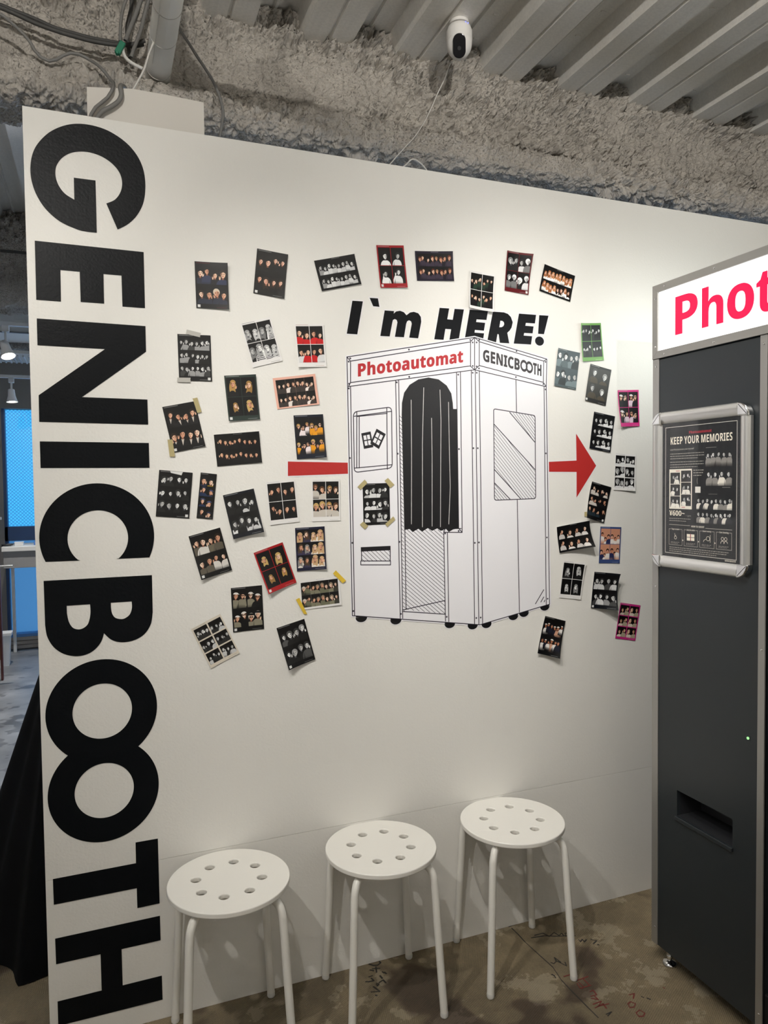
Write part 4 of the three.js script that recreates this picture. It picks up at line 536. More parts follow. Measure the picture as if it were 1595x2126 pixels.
  [0.942, 1.424, 0.087, 0.126, 0.013, [.0005, .0005, .0005, .0005], { b: K, g: [3, 2], n: 2, bw: 1, hair: GH, cl: ['#dcdcdc', '#2c2c2c', '#bdbdbd'], gap: 0.4, mb: 8, s: 0.17 }, 'black and white print taped at its four corners onto the drawn booth', 0.0016],
];
P.forEach(([x, y, w, h, a, lift, o, label, z], i) => {
  const t = thing('photo_print', label, 'photo', [x, y, 0], 'photo prints on the partition'); t.rotation.z = a;
  const [f, b] = sheet(w, h, lift, (z || 0.0008) + (i === 25 ? 0.001 : 0));
  part(t, 'picture_face', f, std(0xffffff, 0.33, 0, { map: printTex(i + 1, o, w, h) })); part(t, 'paper_back', b, M.paper);
});
// strips of tape over the prints
const tapeLook = [[M.clearTape, 'greyish strip of tape over the top of the crowd print'], [M.clearTape, 'greyish strip of tape over the foot of the crowd print'], [M.masking, 'beige masking tape over the upper corner of the suits print'], [M.masking, 'beige masking tape over the lower corner of the suits print'], [M.yellow, 'bright yellow tape over the upper corner of the landscape print'], [M.yellow, 'bright yellow tape over the lower corner of the landscape print'], [M.masking, 'beige tape on the upper left corner of the print on the drawn booth'], [M.masking, 'beige tape on the upper right corner of the print on the drawn booth'], [M.masking, 'beige tape on the lower right corner of the print on the drawn booth'], [M.masking, 'beige tape on the lower left corner of the print on the drawn booth'], [M.whiteTape, 'torn white tape scrap on the print of six pairs'], [M.masking, 'tiny beige tape tab under the curled print below the arrow']];
D.tapes.forEach((q, i) => {
  const p = q.map(v => [v[0] / 1000, v[1] / 1000]), cx = p.reduce((s, v) => s + v[0], 0) / 4, cy = p.reduce((s, v) => s + v[1], 0) / 4, r = rng(50 + i), pts = [];
  for (let e = 0; e < 4; e++) { const A = p[e], B = p[(e + 1) % 4]; const L = Math.hypot(B[0] - A[0], B[1] - A[1]); const torn = L < 0.02; for (let k = 0; k < 5; k++) { const t = k / 5, j = torn && k ? (r() - 0.5) * 0.0016 : 0; pts.push([A[0] + (B[0] - A[0]) * t - cx + j, A[1] + (B[1] - A[1]) * t - cy + j]); } }
  const g = extr(shapeOf(pts), 0.0002, i >= 6 && i < 10 ? 0.0030 : 0.0034); top('tape_strip', g, tapeLook[i][0], tapeLook[i][1], 'tape', 'tape strips on the prints', [cx, cy, 0]);
});

// ---------------------------------------------------------------- the photo booth at the right
const font = await new FontLoader().loadAsync('fonts/droid/droid_sans_bold.typeface.json');
{
  const BX = 1.721, Z0 = 0.313, Z1 = 1.55, XB = 2.55, YT = 2.066, YS = 1.849, yb = 0.058;
  const t = thing('photo_booth', 'dark photo booth with aluminium edges and a lit white sign', 'photo booth', [2.1, 0, 0.93]);
  // carcass panels
  world(t, 'side_panel', rbox(BX + 0.012, XB, yb, YT - 0.004, Z0 + 0.004, Z0 + 0.024, 0.002), M.slate);
  world(t, 'side_panel', rbox(BX + 0.012, XB, yb, YT - 0.004, Z1 - 0.024, Z1 - 0.004, 0.002), M.slate);
  world(t, 'back_panel', rbox(XB - 0.02, XB, yb, YT - 0.004, Z0 + 0.024, Z1 - 0.024, 0.002), M.slate);
  world(t, 'roof', rbox(BX + 0.012, XB, YT - 0.02, YT - 0.003, Z0 + 0.004, Z1 - 0.004, 0.002), M.slate);
  // front panel with the delivery slot cut out
  const s = new THREE.Shape(); s.moveTo(-(0.700), yb); s.lineTo(-(Z0 + 0.010), yb); s.lineTo(-(Z0 + 0.010), YS - 0.004); s.lineTo(-0.700, YS - 0.004); s.closePath();
  const hole = new THREE.Path(); hole.moveTo(-0.413, 0.493); hole.lineTo(-0.616, 0.493); hole.lineTo(-0.616, 0.566); hole.quadraticCurveTo(-0.616, 0.572, -0.610, 0.572); hole.lineTo(-0.413, 0.572); hole.closePath(); s.holes.push(hole);
  const fp = new THREE.ExtrudeGeometry(s, { depth: 0.012, bevelEnabled: false }); fp.rotateY(Math.PI / 2); fp.translate(BX + 0.003, 0, 0); const panel = world(t, 'front_panel', fp, M.slate);
  // slot: a tray with sloping floor
  const tray = mergeGeometries([box(BX + 0.015, BX + 0.10, 0.572, 0.578, 0.407, 0.622), box(BX + 0.095, BX + 0.10, 0.48, 0.575, 0.407, 0.622), box(BX + 0.015, BX + 0.10, 0.478, 0.575, 0.407, 0.413), box(BX + 0.015, BX + 0.10, 0.478, 0.575, 0.616, 0.622), box(BX + 0.004, BX + 0.10, 0.482, 0.496, 0.411, 0.618)]);
  world(panel, 'delivery_tray', tray, M.recess); world(panel, 'tray_lip', rbox(BX - 0.004, BX + 0.008, 0.483, 0.495, 0.410, 0.619, 0.002), M.slate);
  const led = new THREE.CylinderGeometry(0.0035, 0.0035, 0.003, 16); led.rotateZ(Math.PI / 2); led.translate(BX + 0.002, 0.809, 0.665); world(panel, 'indicator_light', led, new THREE.MeshStandardMaterial({ color: 0x000000, emissive: new THREE.Color().setRGB(0.35, 1, 0.3), emissiveIntensity: 1.4 }), 'tiny green indicator light');
  world(panel, 'indicator_plate', rbox(BX + 0.0022, BX + 0.0032, 0.802, 0.816, 0.658, 0.672, 0.0004), M.slate);
  // curtained doorway and the panel beyond it
  { const N = 60, pos = [], id = []; for (let j = 0; j <= 8; j++) for (let i = 0; i <= N; i++) { const u = i / N, z = 0.712 + u * 0.44; pos.push(BX + 0.055 + 0.018 * Math.sin(u * 38) + 0.006 * Math.sin(u * 13 + j * 0.3), 0.62 + (YS - 0.62) * j / 8, z); if (j < 8 && i < N) { const a = j * (N + 1) + i; id.push(a, a + N + 1, a + 1, a + 1, a + N + 1, a + N + 2); } } const g = new THREE.BufferGeometry(); g.setAttribute('position', new THREE.Float32BufferAttribute(pos, 3)); g.setIndex(id); g.computeVertexNormals(); world(t, 'curtain', g, M.cloth, 'black pleated curtain'); }
  world(t, 'jamb', rbox(BX + 0.014, BX + 0.045, yb, YS, 0.700, 0.711, 0.001), M.slate); world(t, 'threshold', rbox(BX + 0.012, BX + 0.6, yb, 0.15, 0.712, 1.15, 0.003), M.black);
  world(t, 'front_panel', rbox(BX + 0.003, BX + 0.015, yb, YS - 0.004, 1.155, Z1 - 0.01, 0.001), M.slate);
  // aluminium angles
  const post = (z0, z1) => { const p = world(t, 'corner_angle', rbox(BX, BX + 0.0045, yb, YS - 0.001, z0, z1, 0.0012), M.alu); return p; };
  const p1 = post(Z0, Z0 + 0.0225), p2 = post(0.6945, 0.716), p3 = post(1.150, 1.172), p4 = post(Z1 - 0.0225, Z1);
  world(t, 'corner_angle', rbox(BX, BX + 0.0225, yb, YT, Z0 - 0.0025, Z0 + 0.001, 0.001), M.alu);
  const screw = (parent, y, z, x = BX) => { const g = new THREE.SphereGeometry(0.0034, 12, 8, 0, Math.PI * 2, 0, Math.PI / 2); g.scale(1, 0.55, 1); g.rotateZ(Math.PI / 2); g.translate(x, y, z); const m = world(parent, 'screw', g, M.chrome); };
  for (const y of [1.826, 1.165, 0.11]) screw(p1, y, Z0 + 0.012); for (const y of [1.826, 1.05, 0.095]) screw(p2, y, 0.706);
  // lit sign box
  const sign = new THREE.Group(); sign.name = 'sign'; sign.position.set(0, 0, 0); t.add(sign); sign.userData.label = 'backlit white sign with red lettering';
  const rail = (y0, y1, z0, z1, cut) => { const sh = shapeOf(cut.map(q => [-q[0], q[1]])); const g = new THREE.ExtrudeGeometry(sh, { depth: 0.006, bevelEnabled: true, bevelThickness: 0.0008, bevelSize: 0.0006, bevelSegments: 1 }); g.rotateY(Math.PI / 2); g.translate(BX - 0.003, 0, 0); return world(sign, 'sign_rail', g, M.alu); };
  const a = 0.0215, e = 0.0005;
  const rt = rail(0, 0, 0, 0, [[Z0, YT], [Z1, YT], [Z1 - a, YT - a], [Z0 + a, YT - a]]), rb = rail(0, 0, 0, 0, [[Z0 + a, YS + a], [Z1 - a, YS + a], [Z1, YS], [Z0, YS]]);
  const rl = rail(0, 0, 0, 0, [[Z0, YT - e], [Z0 + a - e, YT - a - e], [Z0 + a - e, YS + a + e], [Z0, YS + e]]), rr = rail(0, 0, 0, 0, [[Z1, YT - e], [Z1, YS + e], [Z1 - a + e, YS + a + e], [Z1 - a + e, YT - a - e]]);
  for (const z of [0.362, 0.548, 0.90, 1.25, 1.50]) { screw(rt, YT - 0.0095, z, BX - 0.0036); screw(rb, YS + 0.0095, z, BX - 0.0036); } for (const y of [2.026, 1.884]) screw(rl, y, Z0 + 0.012, BX - 0.0036);
  world(sign, 'sign_face', box(BX + 0.0005, BX + 0.004, YS + a - 0.001, YT - a + 0.001, Z0 + a - 0.001, Z1 - a + 0.001), new THREE.MeshStandardMaterial({ color: new THREE.Color().setRGB(0.8, 0.8, 0.8), emissive: new THREE.Color().setRGB(0.95, 1.0, 0.985), emissiveIntensity: 1.05, roughness: 0.4 }), 'glowing white acrylic');
  const ra = new THREE.RectAreaLight(new THREE.Color().setRGB(0.90, 1.0, 0.97), SIGN_NITS, Z1 - Z0 - 2 * a, YT - YS - 2 * a); ra.position.set(BX - 0.006 - 2.1, (YT + YS) / 2, (Z0 + Z1) / 2 - 0.93); ra.rotation.y = -Math.PI / 2; ra.castShadow = true; sign.add(ra); ra.lookAt(new THREE.Vector3(-10, (YT + YS) / 2, (Z0 + Z1) / 2)); ra.rotation.set(0, Math.PI / 2, 0);
  const red = new THREE.MeshStandardMaterial({ color: new THREE.Color().setRGB(0.7, 0.0, 0.03), emissive: new THREE.Color().setRGB(0.98, 0.0, 0.055), emissiveIntensity: 0.9, roughness: 0.4 });
  const cell = { P: [0.404, 0.488], h: [0.504, 0.578], o: [0.591, 0.676] }; let zc = 0.683;
  [...'Photoautomat'].forEach((ch, i) => {
    const g = new TextGeometry(ch, { font, size: 0.109, depth: 0.0012, curveSegments: 10, bevelEnabled: false }); g.computeBoundingBox(); const b = g.boundingBox, w = b.max.x - b.min.x; let z0, z1;
    if (i < 3) [z0, z1] = cell[ch]; else { z0 = zc; z1 = zc + w * 0.98; zc = z1 + 0.014; }
    const capK = 0.109 / 0.1092; g.translate(-b.min.x, 0, 0); g.scale((z1 - z0) / w, ch === 'P' ? 0.1085 / b.max.y : ch === 'h' ? 0.1085 / b.max.y : ch === 'o' ? 0.0905 / (b.max.y - b.min.y) : capK, 1); if (ch === 'o') { g.computeBoundingBox(); g.translate(0, -0.0015 - g.boundingBox.min.y, 0); }
    g.rotateY(-Math.PI / 2); g.translate(BX - 0.0008, 1.9045, z0); world(sign, 'sign_letter', g, red, 'red sign letter');
  });
  // the same sign on the side that faces the partition
  const side = new THREE.Group(); side.name = 'side_sign'; t.add(side); side.userData.label = 'backlit white sign on the side facing the wall';
  for (const [x0, x1, y0, y1] of [[BX + 0.024, XB, YT - a, YT], [BX + 0.024, XB, YS, YS + a], [BX + 0.024, BX + 0.045, YS + a, YT - a], [XB - a, XB, YS + a, YT - a]]) world(side, 'sign_rail', rbox(x0, x1, y0, y1, Z0 - 0.004, Z0 + 0.002, 0.001), M.alu);
  world(side, 'sign_face', box(BX + 0.045, XB - a, YS + a, YT - a, Z0 - 0.001, Z0 + 0.003), new THREE.MeshStandardMaterial({ color: new THREE.Color().setRGB(0.8, 0.8, 0.8), emissive: new THREE.Color().setRGB(0.95, 1.0, 0.985), emissiveIntensity: 1.05, roughness: 0.4 }), 'glowing white acrylic');
  const rs = new THREE.RectAreaLight(new THREE.Color().setRGB(0.90, 1.0, 0.97), SIGN_NITS * 0.42, XB - BX - 0.045 - a, YT - YS - 2 * a); rs.position.set((BX + 0.045 + XB - a) / 2 - 2.1, (YT + YS) / 2, Z0 - 0.006 - 0.93); side.add(rs);
  // levelling feet
  for (const [x, z] of [[1.755, 0.352], [1.755, 1.50], [2.50, 0.352], [2.50, 1.50], [1.755, 0.70]]) { const g = new THREE.LatheGeometry([[0.001, 0], [0.021, 0], [0.022, 0.004], [0.018, 0.010], [0.008, 0.014], [0.006, 0.018], [0.010, 0.022], [0.010, 0.030], [0.005, 0.032], [0.005, 0.060]].map(q => V2(...q)), 20); g.translate(x, 0, z); world(t, 'levelling_foot', g, M.chrome, 'chrome levelling foot'); }
}
function mirrored(g, m) {                                               // apply a matrix; turn the faces back round if it mirrors
  g.applyMatrix4(m); if (m.determinant() > 0) return g; g = g.index ? g.toNonIndexed() : g;
  for (const at of Object.values(g.attributes)) { const n = at.itemSize; for (let i = 0; i < at.count; i += 3) for (let k = 0; k < n; k++) { const q = at.array[i * n + k]; at.array[i * n + k] = at.array[(i + 1) * n + k]; at.array[(i + 1) * n + k] = q; } }
  return g;
}
{ // snap frame with the poster, hung on the booth front
  const t = thing('snap_frame', 'aluminium snap frame with rounded corners on the booth front', 'frame', [1.721, 1.458, 0.502]);
  const y0 = 1.229, y1 = 1.686, z0 = 0.327, z1 = 0.677, w = 0.034, xf = 1.7005, xb = 1.7205;
  const profile = (L, dirv) => { const s = new THREE.Shape(); s.moveTo(0, 0); s.lineTo(w, 0); s.lineTo(w, 0.007); s.quadraticCurveTo(w * 0.75, 0.0165, w * 0.42, 0.0185); s.quadraticCurveTo(0.004, 0.0185, 0, 0.009); s.closePath(); return new THREE.ExtrudeGeometry(s, { depth: L, bevelEnabled: false, curveSegments: 8 }); };
  const basis = (g, ox, ix, lx) => mirrored(g, new THREE.Matrix4().makeBasis(ix, V3(-1, 0, 0), lx).setPosition(ox));
  const cs = 0.036;
  world(t, 'rail', basis(profile(z1 - z0 - 2 * cs), V3(xb, y1, z0 + cs), V3(0, -1, 0), V3(0, 0, 1)), M.aluFrame);
  world(t, 'rail', basis(profile(z1 - z0 - 2 * cs), V3(xb, y0, z0 + cs), V3(0, 1, 0), V3(0, 0, 1)), M.aluFrame);
  world(t, 'rail', basis(profile(y1 - y0 - 2 * cs), V3(xb, y0 + cs, z0), V3(0, 0, 1), V3(0, 1, 0)), M.aluFrame);
  world(t, 'rail', basis(profile(y1 - y0 - 2 * cs), V3(xb, y0 + cs, z1), V3(0, 0, -1), V3(0, 1, 0)), M.aluFrame);
  for (const [sy, sz] of [[0, 0], [0, 1], [1, 0], [1, 1]]) { const s = new THREE.Shape(); s.moveTo(cs, 0); s.lineTo(cs, cs); s.lineTo(0, cs); s.absarc(cs, cs, cs, Math.PI, Math.PI * 1.5, false); s.closePath(); const g = new THREE.ExtrudeGeometry(s, { depth: 0.013, bevelEnabled: true, bevelThickness: 0.005, bevelSize: 0.004, bevelOffset: -0.004, bevelSegments: 4, curveSegments: 16 });
    const m = new THREE.Matrix4().makeBasis(V3(0, 0, sz ? -1 : 1), V3(0, sy ? -1 : 1, 0), V3(-1, 0, 0)).setPosition(xb - 0.001, sy ? y1 : y0, sz ? z1 : z0); const gm = mirrored(g, m);
    world(t, 'corner_piece', gm, M.chrome, 'chrome rounded corner'); }
  world(t, 'back_board', rbox(xb - 0.006, xb - 0.002, y0 + 0.02, y1 - 0.02, z0 + 0.02, z1 - 0.02, 0.0005), M.black);
  // poster
  const tex = canvasTex(840, 1188, (g, W, H) => {
    g.fillStyle = '#14171c'; g.fillRect(0, 0, W, H); g.strokeStyle = '#e8e4da'; g.lineWidth = 4; g.strokeRect(38, 42, W - 76, H - 84);
    const text = (s, x, y, px, w, color = '#f1ead9', weight = 'bold') => { g.save(); g.font = `${weight} 100px sans-serif`; const m = g.measureText(s).width; g.translate(x, y); g.scale(w / m, px / 73); g.fillStyle = color; g.fillText(s, 0, 0); g.restore(); };
    text('Photoautomat', 305, 112, 24, 245, '#c8283c'); text('KEEP YOUR MEMORIES', 92, 194, 66, 668);
    text('Love Photoautomat Love Yourself', 92, 246, 14, 270, '#cfcabd', 'normal');
    const r = rng(91); const lines = (x, y, n, gap, w, th = 5) => { g.fillStyle = '#b9b5aa'; for (let k = 0; k < n; k++) { let cx = x; const L = w * (k === n - 1 ? 0.8 : 0.92 + 0.08 * r()); while (cx < x + L) { const q = 8 + 22 * r(); g.fillRect(cx, y + k * gap, Math.min(q, x + L - cx), th); cx += q + 5; } } };
    lines(92, 274, 3, 21, 390); lines(92, 346, 3, 22, 385); lines(356, 420, 3, 22, 116, 6);
    g.fillStyle = '#efe9dc'; g.fillRect(84, 410, 258, 346); const o = { bw: 1, hair: GH, cl: ['#f0ece4', '#1a1a1c', '#26262a'], hand: 0.8 };
    for (let i = 0; i < 2; i++) for (let j = 0; j < 3; j++) { const x = 96 + i * 124, y = (i ? 424 : 440) + j * 103; g.save(); g.beginPath(); g.rect(x, y, 112, 98); g.clip(); g.fillStyle = '#15171b'; g.fillRect(x, y, 112, 98); for (const k of [0, 1]) person(g, x + 34 + 44 * k, y + 34 + 8 * r(), 15, o, r); g.restore(); }
    g.fillStyle = '#b03044'; g.fillRect(160, 424, 46, 5); g.fillRect(226, 738, 40, 5);
    const band = (x, y, w, h, n, s) => { g.save(); g.beginPath(); g.rect(x, y, w, h); g.clip(); g.fillStyle = '#161a20'; g.fillRect(x, y, w, h); for (let k = 0; k < n; k++) person(g, x + w * (k + 0.5) / n, y + h * 0.34 + 12 * (r() - 0.5), s, { bw: 1, hair: GH, cl: ['#ebe6dc', '#8d8a86', '#2b2d33'], hand: 0.4 }, r); g.restore(); };
    band(486, 250, 270, 150, 5, 17); band(486, 405, 270, 150, 4, 20); band(392, 640, 366, 112, 8, 17); band(392, 756, 366, 112, 8, 17);
    g.fillStyle = '#8c8a84'; g.fillRect(490, 238, 110, 4); g.fillRect(660, 566, 80, 4); g.fillRect(520, 622, 90, 3);
    g.fillStyle = '#e8e5de'; g.fillRect(378, 562, 58, 52); g.strokeStyle = '#b9b5aa'; g.lineWidth = 3; g.beginPath(); g.moveTo(404, 490); g.quadraticCurveTo(392, 510, 404, 540); g.stroke();
    text('\u00a5600~', 84, 816, 46, 180); text('/ 1 game', 272, 818, 13, 62, '#b9b5aa', 'normal'); lines(84, 838, 2, 20, 250);
    g.fillStyle = '#d8d3c6'; g.fillRect(82, 894, 242, 3); g.fillRect(490, 908, 270, 3); text('HOW TO SHOOT', 336, 908, 15, 142);
    ['Tap to start', 'Select the number', 'Insert money', 'Start shooting'].forEach((s, k) => { const x = 82 + k * 174, y = 934; g.strokeStyle = '#cfcabd'; g.lineWidth = 3; g.strokeRect(x, y, 152, 138); g.fillStyle = '#14171c'; g.fillRect(x + 26, y - 8, 100, 16); text(s, x + 30, y + 6, 13, 92); lines(x + 22, y + 112, 2, 10, 106, 3); if (k < 3) { g.fillStyle = '#f1ead9'; g.beginPath(); g.moveTo(x + 156, y + 84); g.lineTo(x + 168, y + 92); g.lineTo(x + 156, y + 100); g.fill(); }
      g.strokeStyle = '#f1ead9'; g.lineWidth = 4; g.beginPath(); if (k === 0) { g.arc(x + 76, y + 74, 13, 0, 7); g.moveTo(x + 70, y + 62); g.lineTo(x + 66, y + 36); g.moveTo(x + 78, y + 60); g.lineTo(x + 82, y + 50); g.stroke(); } else if (k === 1) { g.fillStyle = '#f1ead9'; for (const q of [0, 1]) for (const v of [0, 1]) g.fillRect(x + 32 + q * 46 , y + 34 + v * 30, 38, 26); g.fillStyle = '#c8283c'; g.fillRect(x + 72, y + 30, 4, 62); } else if (k === 2) { g.arc(x + 88, y + 60, 18, 0, 7); g.moveTo(x + 110, y + 28); g.lineTo(x + 110, y + 92); g.moveTo(x + 72, y + 62); g.lineTo(x + 44, y + 76); g.lineTo(x + 40, y + 90); g.stroke(); } else { for (const q of [0, 1]) { g.moveTo(x + 74 + q * 32, y + 52); g.arc(x + 62 + q * 32, y + 52, 13, 0, 7); g.moveTo(x + 44 + q * 32, y + 92); g.arc(x + 62 + q * 32, y + 88, 18, Math.PI, 0); } g.stroke(); } });
    lines(86, 1092, 3, 17, 650, 5); g.fillStyle = '#f1ead9'; text('GENICBOOTH', 690, 1166, 13, 108);
  });
    const pst = thing('poster', 'dark printed poster headed KEEP YOUR MEMORIES inside the frame', 'poster', [1.7145, 1.4565, 0.502]);
  { const b = new THREE.BoxGeometry(0.284, 0.394, 0.0006); const p = b.attributes.position, uv = b.attributes.uv; for (let i = 0; i < p.count; i++) uv.setXY(i, p.getX(i) / 0.284 + 0.5, p.getY(i) / 0.394 + 0.5); b.rotateY(-Math.PI / 2); part(pst, 'printed_sheet', b, std(0xffffff, 0.5, 0, { map: tex })); }
  world(t, 'cover_pane', box(1.7118, 1.7126, 1.258, 1.657, 0.357, 0.647), new THREE.MeshPhysicalMaterial({ color: 0xffffff, roughness: 0.05, transmission: 1, thickness: 0, ior: 1.45, specularIntensity: 0.5 }), 'clear cover pane');
}

// ---------------------------------------------------------------- three white stools
function makeStool(label, x, z, turn, hole) {
  const t = thing('stool', label, 'stool', [x, 0, z], 'white stools along the partition'); t.rotation.y = turn;
  const R = 0.157, s = new THREE.Shape(); s.absarc(0, 0, R, 0, Math.PI * 2, false);
  for (let k = 0; k < 8; k++) { const a = hole + k * Math.PI / 4, h = new THREE.Path(); h.absarc(0.0865 * Math.cos(a), 0.0865 * Math.sin(a), 0.0156, 0, Math.PI * 2, true); s.holes.push(h); }
  const g = new THREE.ExtrudeGeometry(s, { depth: 0.008, bevelEnabled: true, bevelThickness: 0.003, bevelSize: 0.0025, bevelSegments: 3, curveSegments: 72 }); g.rotateX(-Math.PI / 2);
  const p = g.attributes.position; for (let i = 0; i < p.count; i++) { const r = Math.hypot(p.getX(i), p.getZ(i)); p.setY(i, p.getY(i) + 0.436 + (r > R - 0.004 ? -0.0008 : 0)); } g.computeVertexNormals();
  part(t, 'seat', g, M.stool);
  for (let k = 0; k < 4; k++) {
    const a = Math.PI / 4 + k * Math.PI / 2, c = Math.cos(a), d = Math.sin(a), P3 = [[0.03, 0.4225], [0.09, 0.4225], [0.128, 0.4215], [0.148, 0.414], [0.160, 0.395], [0.165, 0.365], [0.173, 0.25], [0.182, 0.12], [0.190, 0.012]];
    const leg = part(t, 'leg', tube(P3.map(q => [q[0] * c, q[1], q[0] * d]), 0.0108, 60, 14), M.stool);
    part(leg, 'foot_cap', (() => { const f = new THREE.LatheGeometry([[0.0005, 0], [0.0095, 0], [0.0112, 0.003], [0.0114, 0.013], [0.0108, 0.015]].map(q => V2(...q)), 16); f.translate(0.1902 * c, 0.0002, 0.1902 * d); return f; })(), M.stoolCap);
  }
  part(t, 'under_plate', cyl(0.052, 0.052, 0.004, 0, 0.4335, 0, 40), M.stool); 
  return t;
}
makeStool('white round stool beside the black letter T', 0.452, 0.161, 0.0, 0.48);
makeStool('white round stool between the two other stools', 0.886, 0.152, -0.03, 0.34);
makeStool('white round stool nearest the photo booth', 1.320, 0.153, -0.10, 0.44);

// ---------------------------------------------------------------- ceiling services
{
  const t = thing('wrapped_pipe', 'thick pale wrapped pipe running into the sprayed beam', 'pipe', [0.357, 2.752, 0.1]);
  const g = new THREE.CylinderGeometry(0.037, 0.037, 4.3, 40, 400, true); const p = g.attributes.position; for (let i = 0; i < p.count; i++) { const x = p.getX(i), y = p.getY(i), z = p.getZ(i), a = Math.atan2(z, x), k = 1 + 0.018 * n2(a * 2.2, y * 26) + 0.010 * n2(a * 5, y * 80); p.setX(i, x * k); p.setZ(i, z * k); } g.rotateX(Math.PI / 2); g.translate(0, 0, 1.70); g.computeVertexNormals();
  part(t, 'wrap', g, std(new THREE.Color().setRGB(0.80, 0.78, 0.73), 0.34));
  for (const z of [-0.37, -0.20, -0.06]) { const r = new THREE.TorusGeometry(0.0372, 0.0012, 8, 48); r.translate(0, 0, z); part(t, 'wrap_seam', r, std(new THREE.Color().setRGB(0.46, 0.44, 0.41), 0.5)); }
  const s = tube([[-0.024, -0.0285, -0.30], [-0.0225, -0.0298, 0.0], [-0.0215, -0.0305, 0.5]], 0.0016, 30, 6); part(t, 'wrap_seam', s, std(new THREE.Color().setRGB(0.7, 0.68, 0.63), 0.45));
}
const mm = l => l.map(q => [q[0] / 1000, q[1] / 1000, q[2] / 1000]);
const C = D.cab;
const cable = (pts, r, mat, label, group) => top('cable', tube(pts, r, 90, 8), mat, label, 'cable', group);
const far = (l, dy = 0) => [[-1.38, 2.93 + dy, l[0][2] + 0.004], [-0.7, 2.90 + dy, l[0][2] + 0.004], ...l], up = l => [[l[0][0] + 0.03, 2.985, l[0][2] - 0.01], ...l];
cable(far(mm(C.black_cable)), 0.0062, M.darkCable, 'thick dark cable along the beam, the lower of a pair'); cable(far(mm(C.black_cable2), 0.02), 0.0055, M.darkCable, 'thick dark cable along the beam, the upper of a pair');
cable([...far(mm(C.grey_cable), -0.02), ...mm(C.g2).slice(1, 3), ...mm(C.g3)], 0.0046, M.greyCable, 'grey cable looping down the beam to the partition top');
cable([[0.262, 2.585, -0.17], [0.250, 2.583, -0.09], ...mm(C.thick)], 0.0062, M.greyCable, 'thick grey cable curving over the white offcut board');
cable(up(mm(C.l1)), 0.0045, M.greyCable, 'grey cable dropping straight to the green clip'); cable(up(mm(C.l2)), 0.0062, M.greyCable, 'thick grey cable slanting down to the green clip');
cable(up(mm(C.l3)), 0.0055, M.greyCable, 'grey cable slanting down close to the wrapped pipe'); cable(up(mm(C.l5)), 0.0058, M.darkCable, 'dark cable hanging behind the green clip');
cable(mm(C.l4), 0.0050, M.whiteCable, 'short pale cable curving from the green clip into the beam');
cable([[0.312, 2.985, -0.10], ...mm(C.white)], 0.0028, M.whiteCable, 'thin white flat cable running down beside the wrapped pipe'); cable(mm(C.right), 0.0046, M.greyCable, 'grey cable sagging from the wrapped pipe down past the offcut board');
cable(mm(C.loop), 0.0022, M.whiteCable, 'short white cable loop showing above the partition');
cable([[1.287, 2.965, -0.125], ...mm(C.camcable).slice(1)], 0.0019, M.whiteCable, 'thin white cable from the security camera down the beam');
{ const t = thing('cable_clip', 'small green clip holding the cables', 'clip', [C.l1[3][0] / 1000, C.l1[3][1] / 1000 - 0.02, -0.195]); const g = rbox(-0.0085, 0.0085, -0.022, 0.016, -0.008, 0.008, 0.003); g.rotateZ(-0.45); part(t, 'clip_body', g, M.green); const l = rbox(-0.004, 0.004, -0.026, -0.018, -0.005, 0.010, 0.002); l.rotateZ(-0.45); part(t, 'clip_latch', l, M.green); }
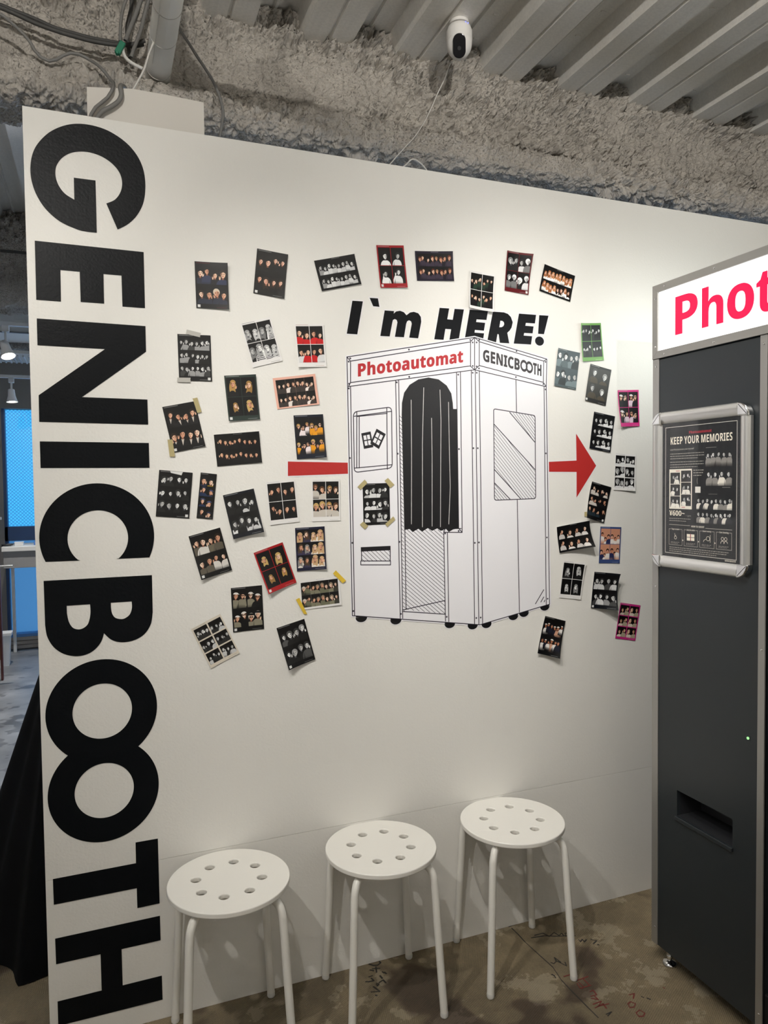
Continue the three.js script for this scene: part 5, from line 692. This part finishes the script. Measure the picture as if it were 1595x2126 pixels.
{ // security camera hanging upside down from the deck
  const t = thing('security_camera', 'white dome security camera hanging from the ceiling deck', 'camera', [1.283, 2.98, -0.088]);
  part(t, 'mount', cyl(0.030, 0.034, 0.012, 0, -0.006, 0, 32), M.camWhite);
  const body = new THREE.LatheGeometry([[0.001, -0.012], [0.026, -0.012], [0.036, -0.018], [0.0415, -0.032], [0.042, -0.058], [0.0405, -0.078], [0.035, -0.096], [0.024, -0.110], [0.010, -0.117], [0.001, -0.118]].map(q => V2(...q)).reverse(), 48); const bd = part(t, 'body', body, M.camWhite);
  const dir = V3(-0.42, -0.50, 0.80).normalize();
  const q = new THREE.Quaternion().setFromRotationMatrix(new THREE.Matrix4().lookAt(dir, V3(0, 0, 0), V3(0, 1, 0)));
  const hd = new THREE.SphereGeometry(0.0405, 40, 28); hd.scale(1, 1.06, 0.80); hd.applyQuaternion(q); hd.translate(0, -0.073, 0); hd.translate(dir.x * 0.0085, dir.y * 0.0085, dir.z * 0.0085); const head = part(t, 'lens_head', hd, M.camWhite);
  const s = new THREE.Shape(); s.absarc(0, 0.0115, 0.0185, 0, Math.PI, false); s.absarc(0, -0.0165, 0.0185, Math.PI, Math.PI * 2, false); s.closePath();
  const f = new THREE.ExtrudeGeometry(s, { depth: 0.010, bevelEnabled: true, bevelThickness: 0.002, bevelSize: 0.002, bevelSegments: 3, curveSegments: 20 }); f.translate(0, -0.001, 0.0225); f.applyQuaternion(q); f.translate(dir.x * 0.0085, -0.073 + dir.y * 0.0085, dir.z * 0.0085); part(head, 'face_plate', f, M.gloss, 'glossy black oval face');
  const ln = new THREE.CylinderGeometry(0.0062, 0.0062, 0.002, 24); ln.rotateX(Math.PI / 2); ln.translate(0, -0.010, 0.0352); ln.applyQuaternion(q); ln.translate(dir.x * 0.0085, -0.073 + dir.y * 0.0085, dir.z * 0.0085); part(head, 'lens', ln, M.black);
  for (const k of [0, 1]) { const g = new THREE.SphereGeometry(0.0022, 10, 8); g.translate(0.004 + 0.0085 * k, -0.0205 - 0.002 * k, 0.0375); part(bd, 'status_light', g, new THREE.MeshStandardMaterial({ color: 0x000000, emissive: new THREE.Color().setRGB(0.25, 0.28, 1), emissiveIntensity: 1.6 }), 'small blue status light'); }
}

// ---------------------------------------------------------------- handwriting left on the floor
function strokes(name, lists, r, mat, label) {
  const gs = []; const q = rng(5);
  for (const l of lists) { for (let i = 0; i + 1 < l.length; i++) { const a = l[i], b = l[i + 1], L = Math.hypot(b[0] - a[0], b[1] - a[1]) / 1000; if (L < 0.0005) continue; const g = new THREE.BoxGeometry(L + r * 1.2, 0.0005, r * 2 * (0.7 + 0.6 * q())); g.rotateY(-Math.atan2(b[1] - a[1], b[0] - a[0])); g.translate((a[0] + b[0]) / 2000, 0.00045, (a[1] + b[1]) / 2000); gs.push(g); } }
  const m = top(name, mergeGeometries(gs), mat, label, 'floor marking'); m.userData.kind = 'stuff'; return m;
}
strokes('floor_line', D.mk_black.slice(0, 2), 0.0014, std(new THREE.Color().setRGB(0.035, 0.032, 0.028), 0.8), 'thin black ruled line drawn on the floor by the stools');
strokes('floor_writing', D.mk_black.slice(2, 13), 0.0017, std(new THREE.Color().setRGB(0.028, 0.026, 0.024), 0.8), 'black handwriting on the floor under the stool by the booth');
strokes('floor_writing', D.mk_black.slice(13), 0.0022, std(new THREE.Color().setRGB(0.025, 0.023, 0.02), 0.8), 'black handwriting on the floor under the middle stool');
strokes('floor_writing', D.mk_red, 0.0018, std(new THREE.Color().setRGB(0.16, 0.030, 0.024), 0.8), 'red handwriting on the floor in front of the stools');

renderer.render(scene, camera);
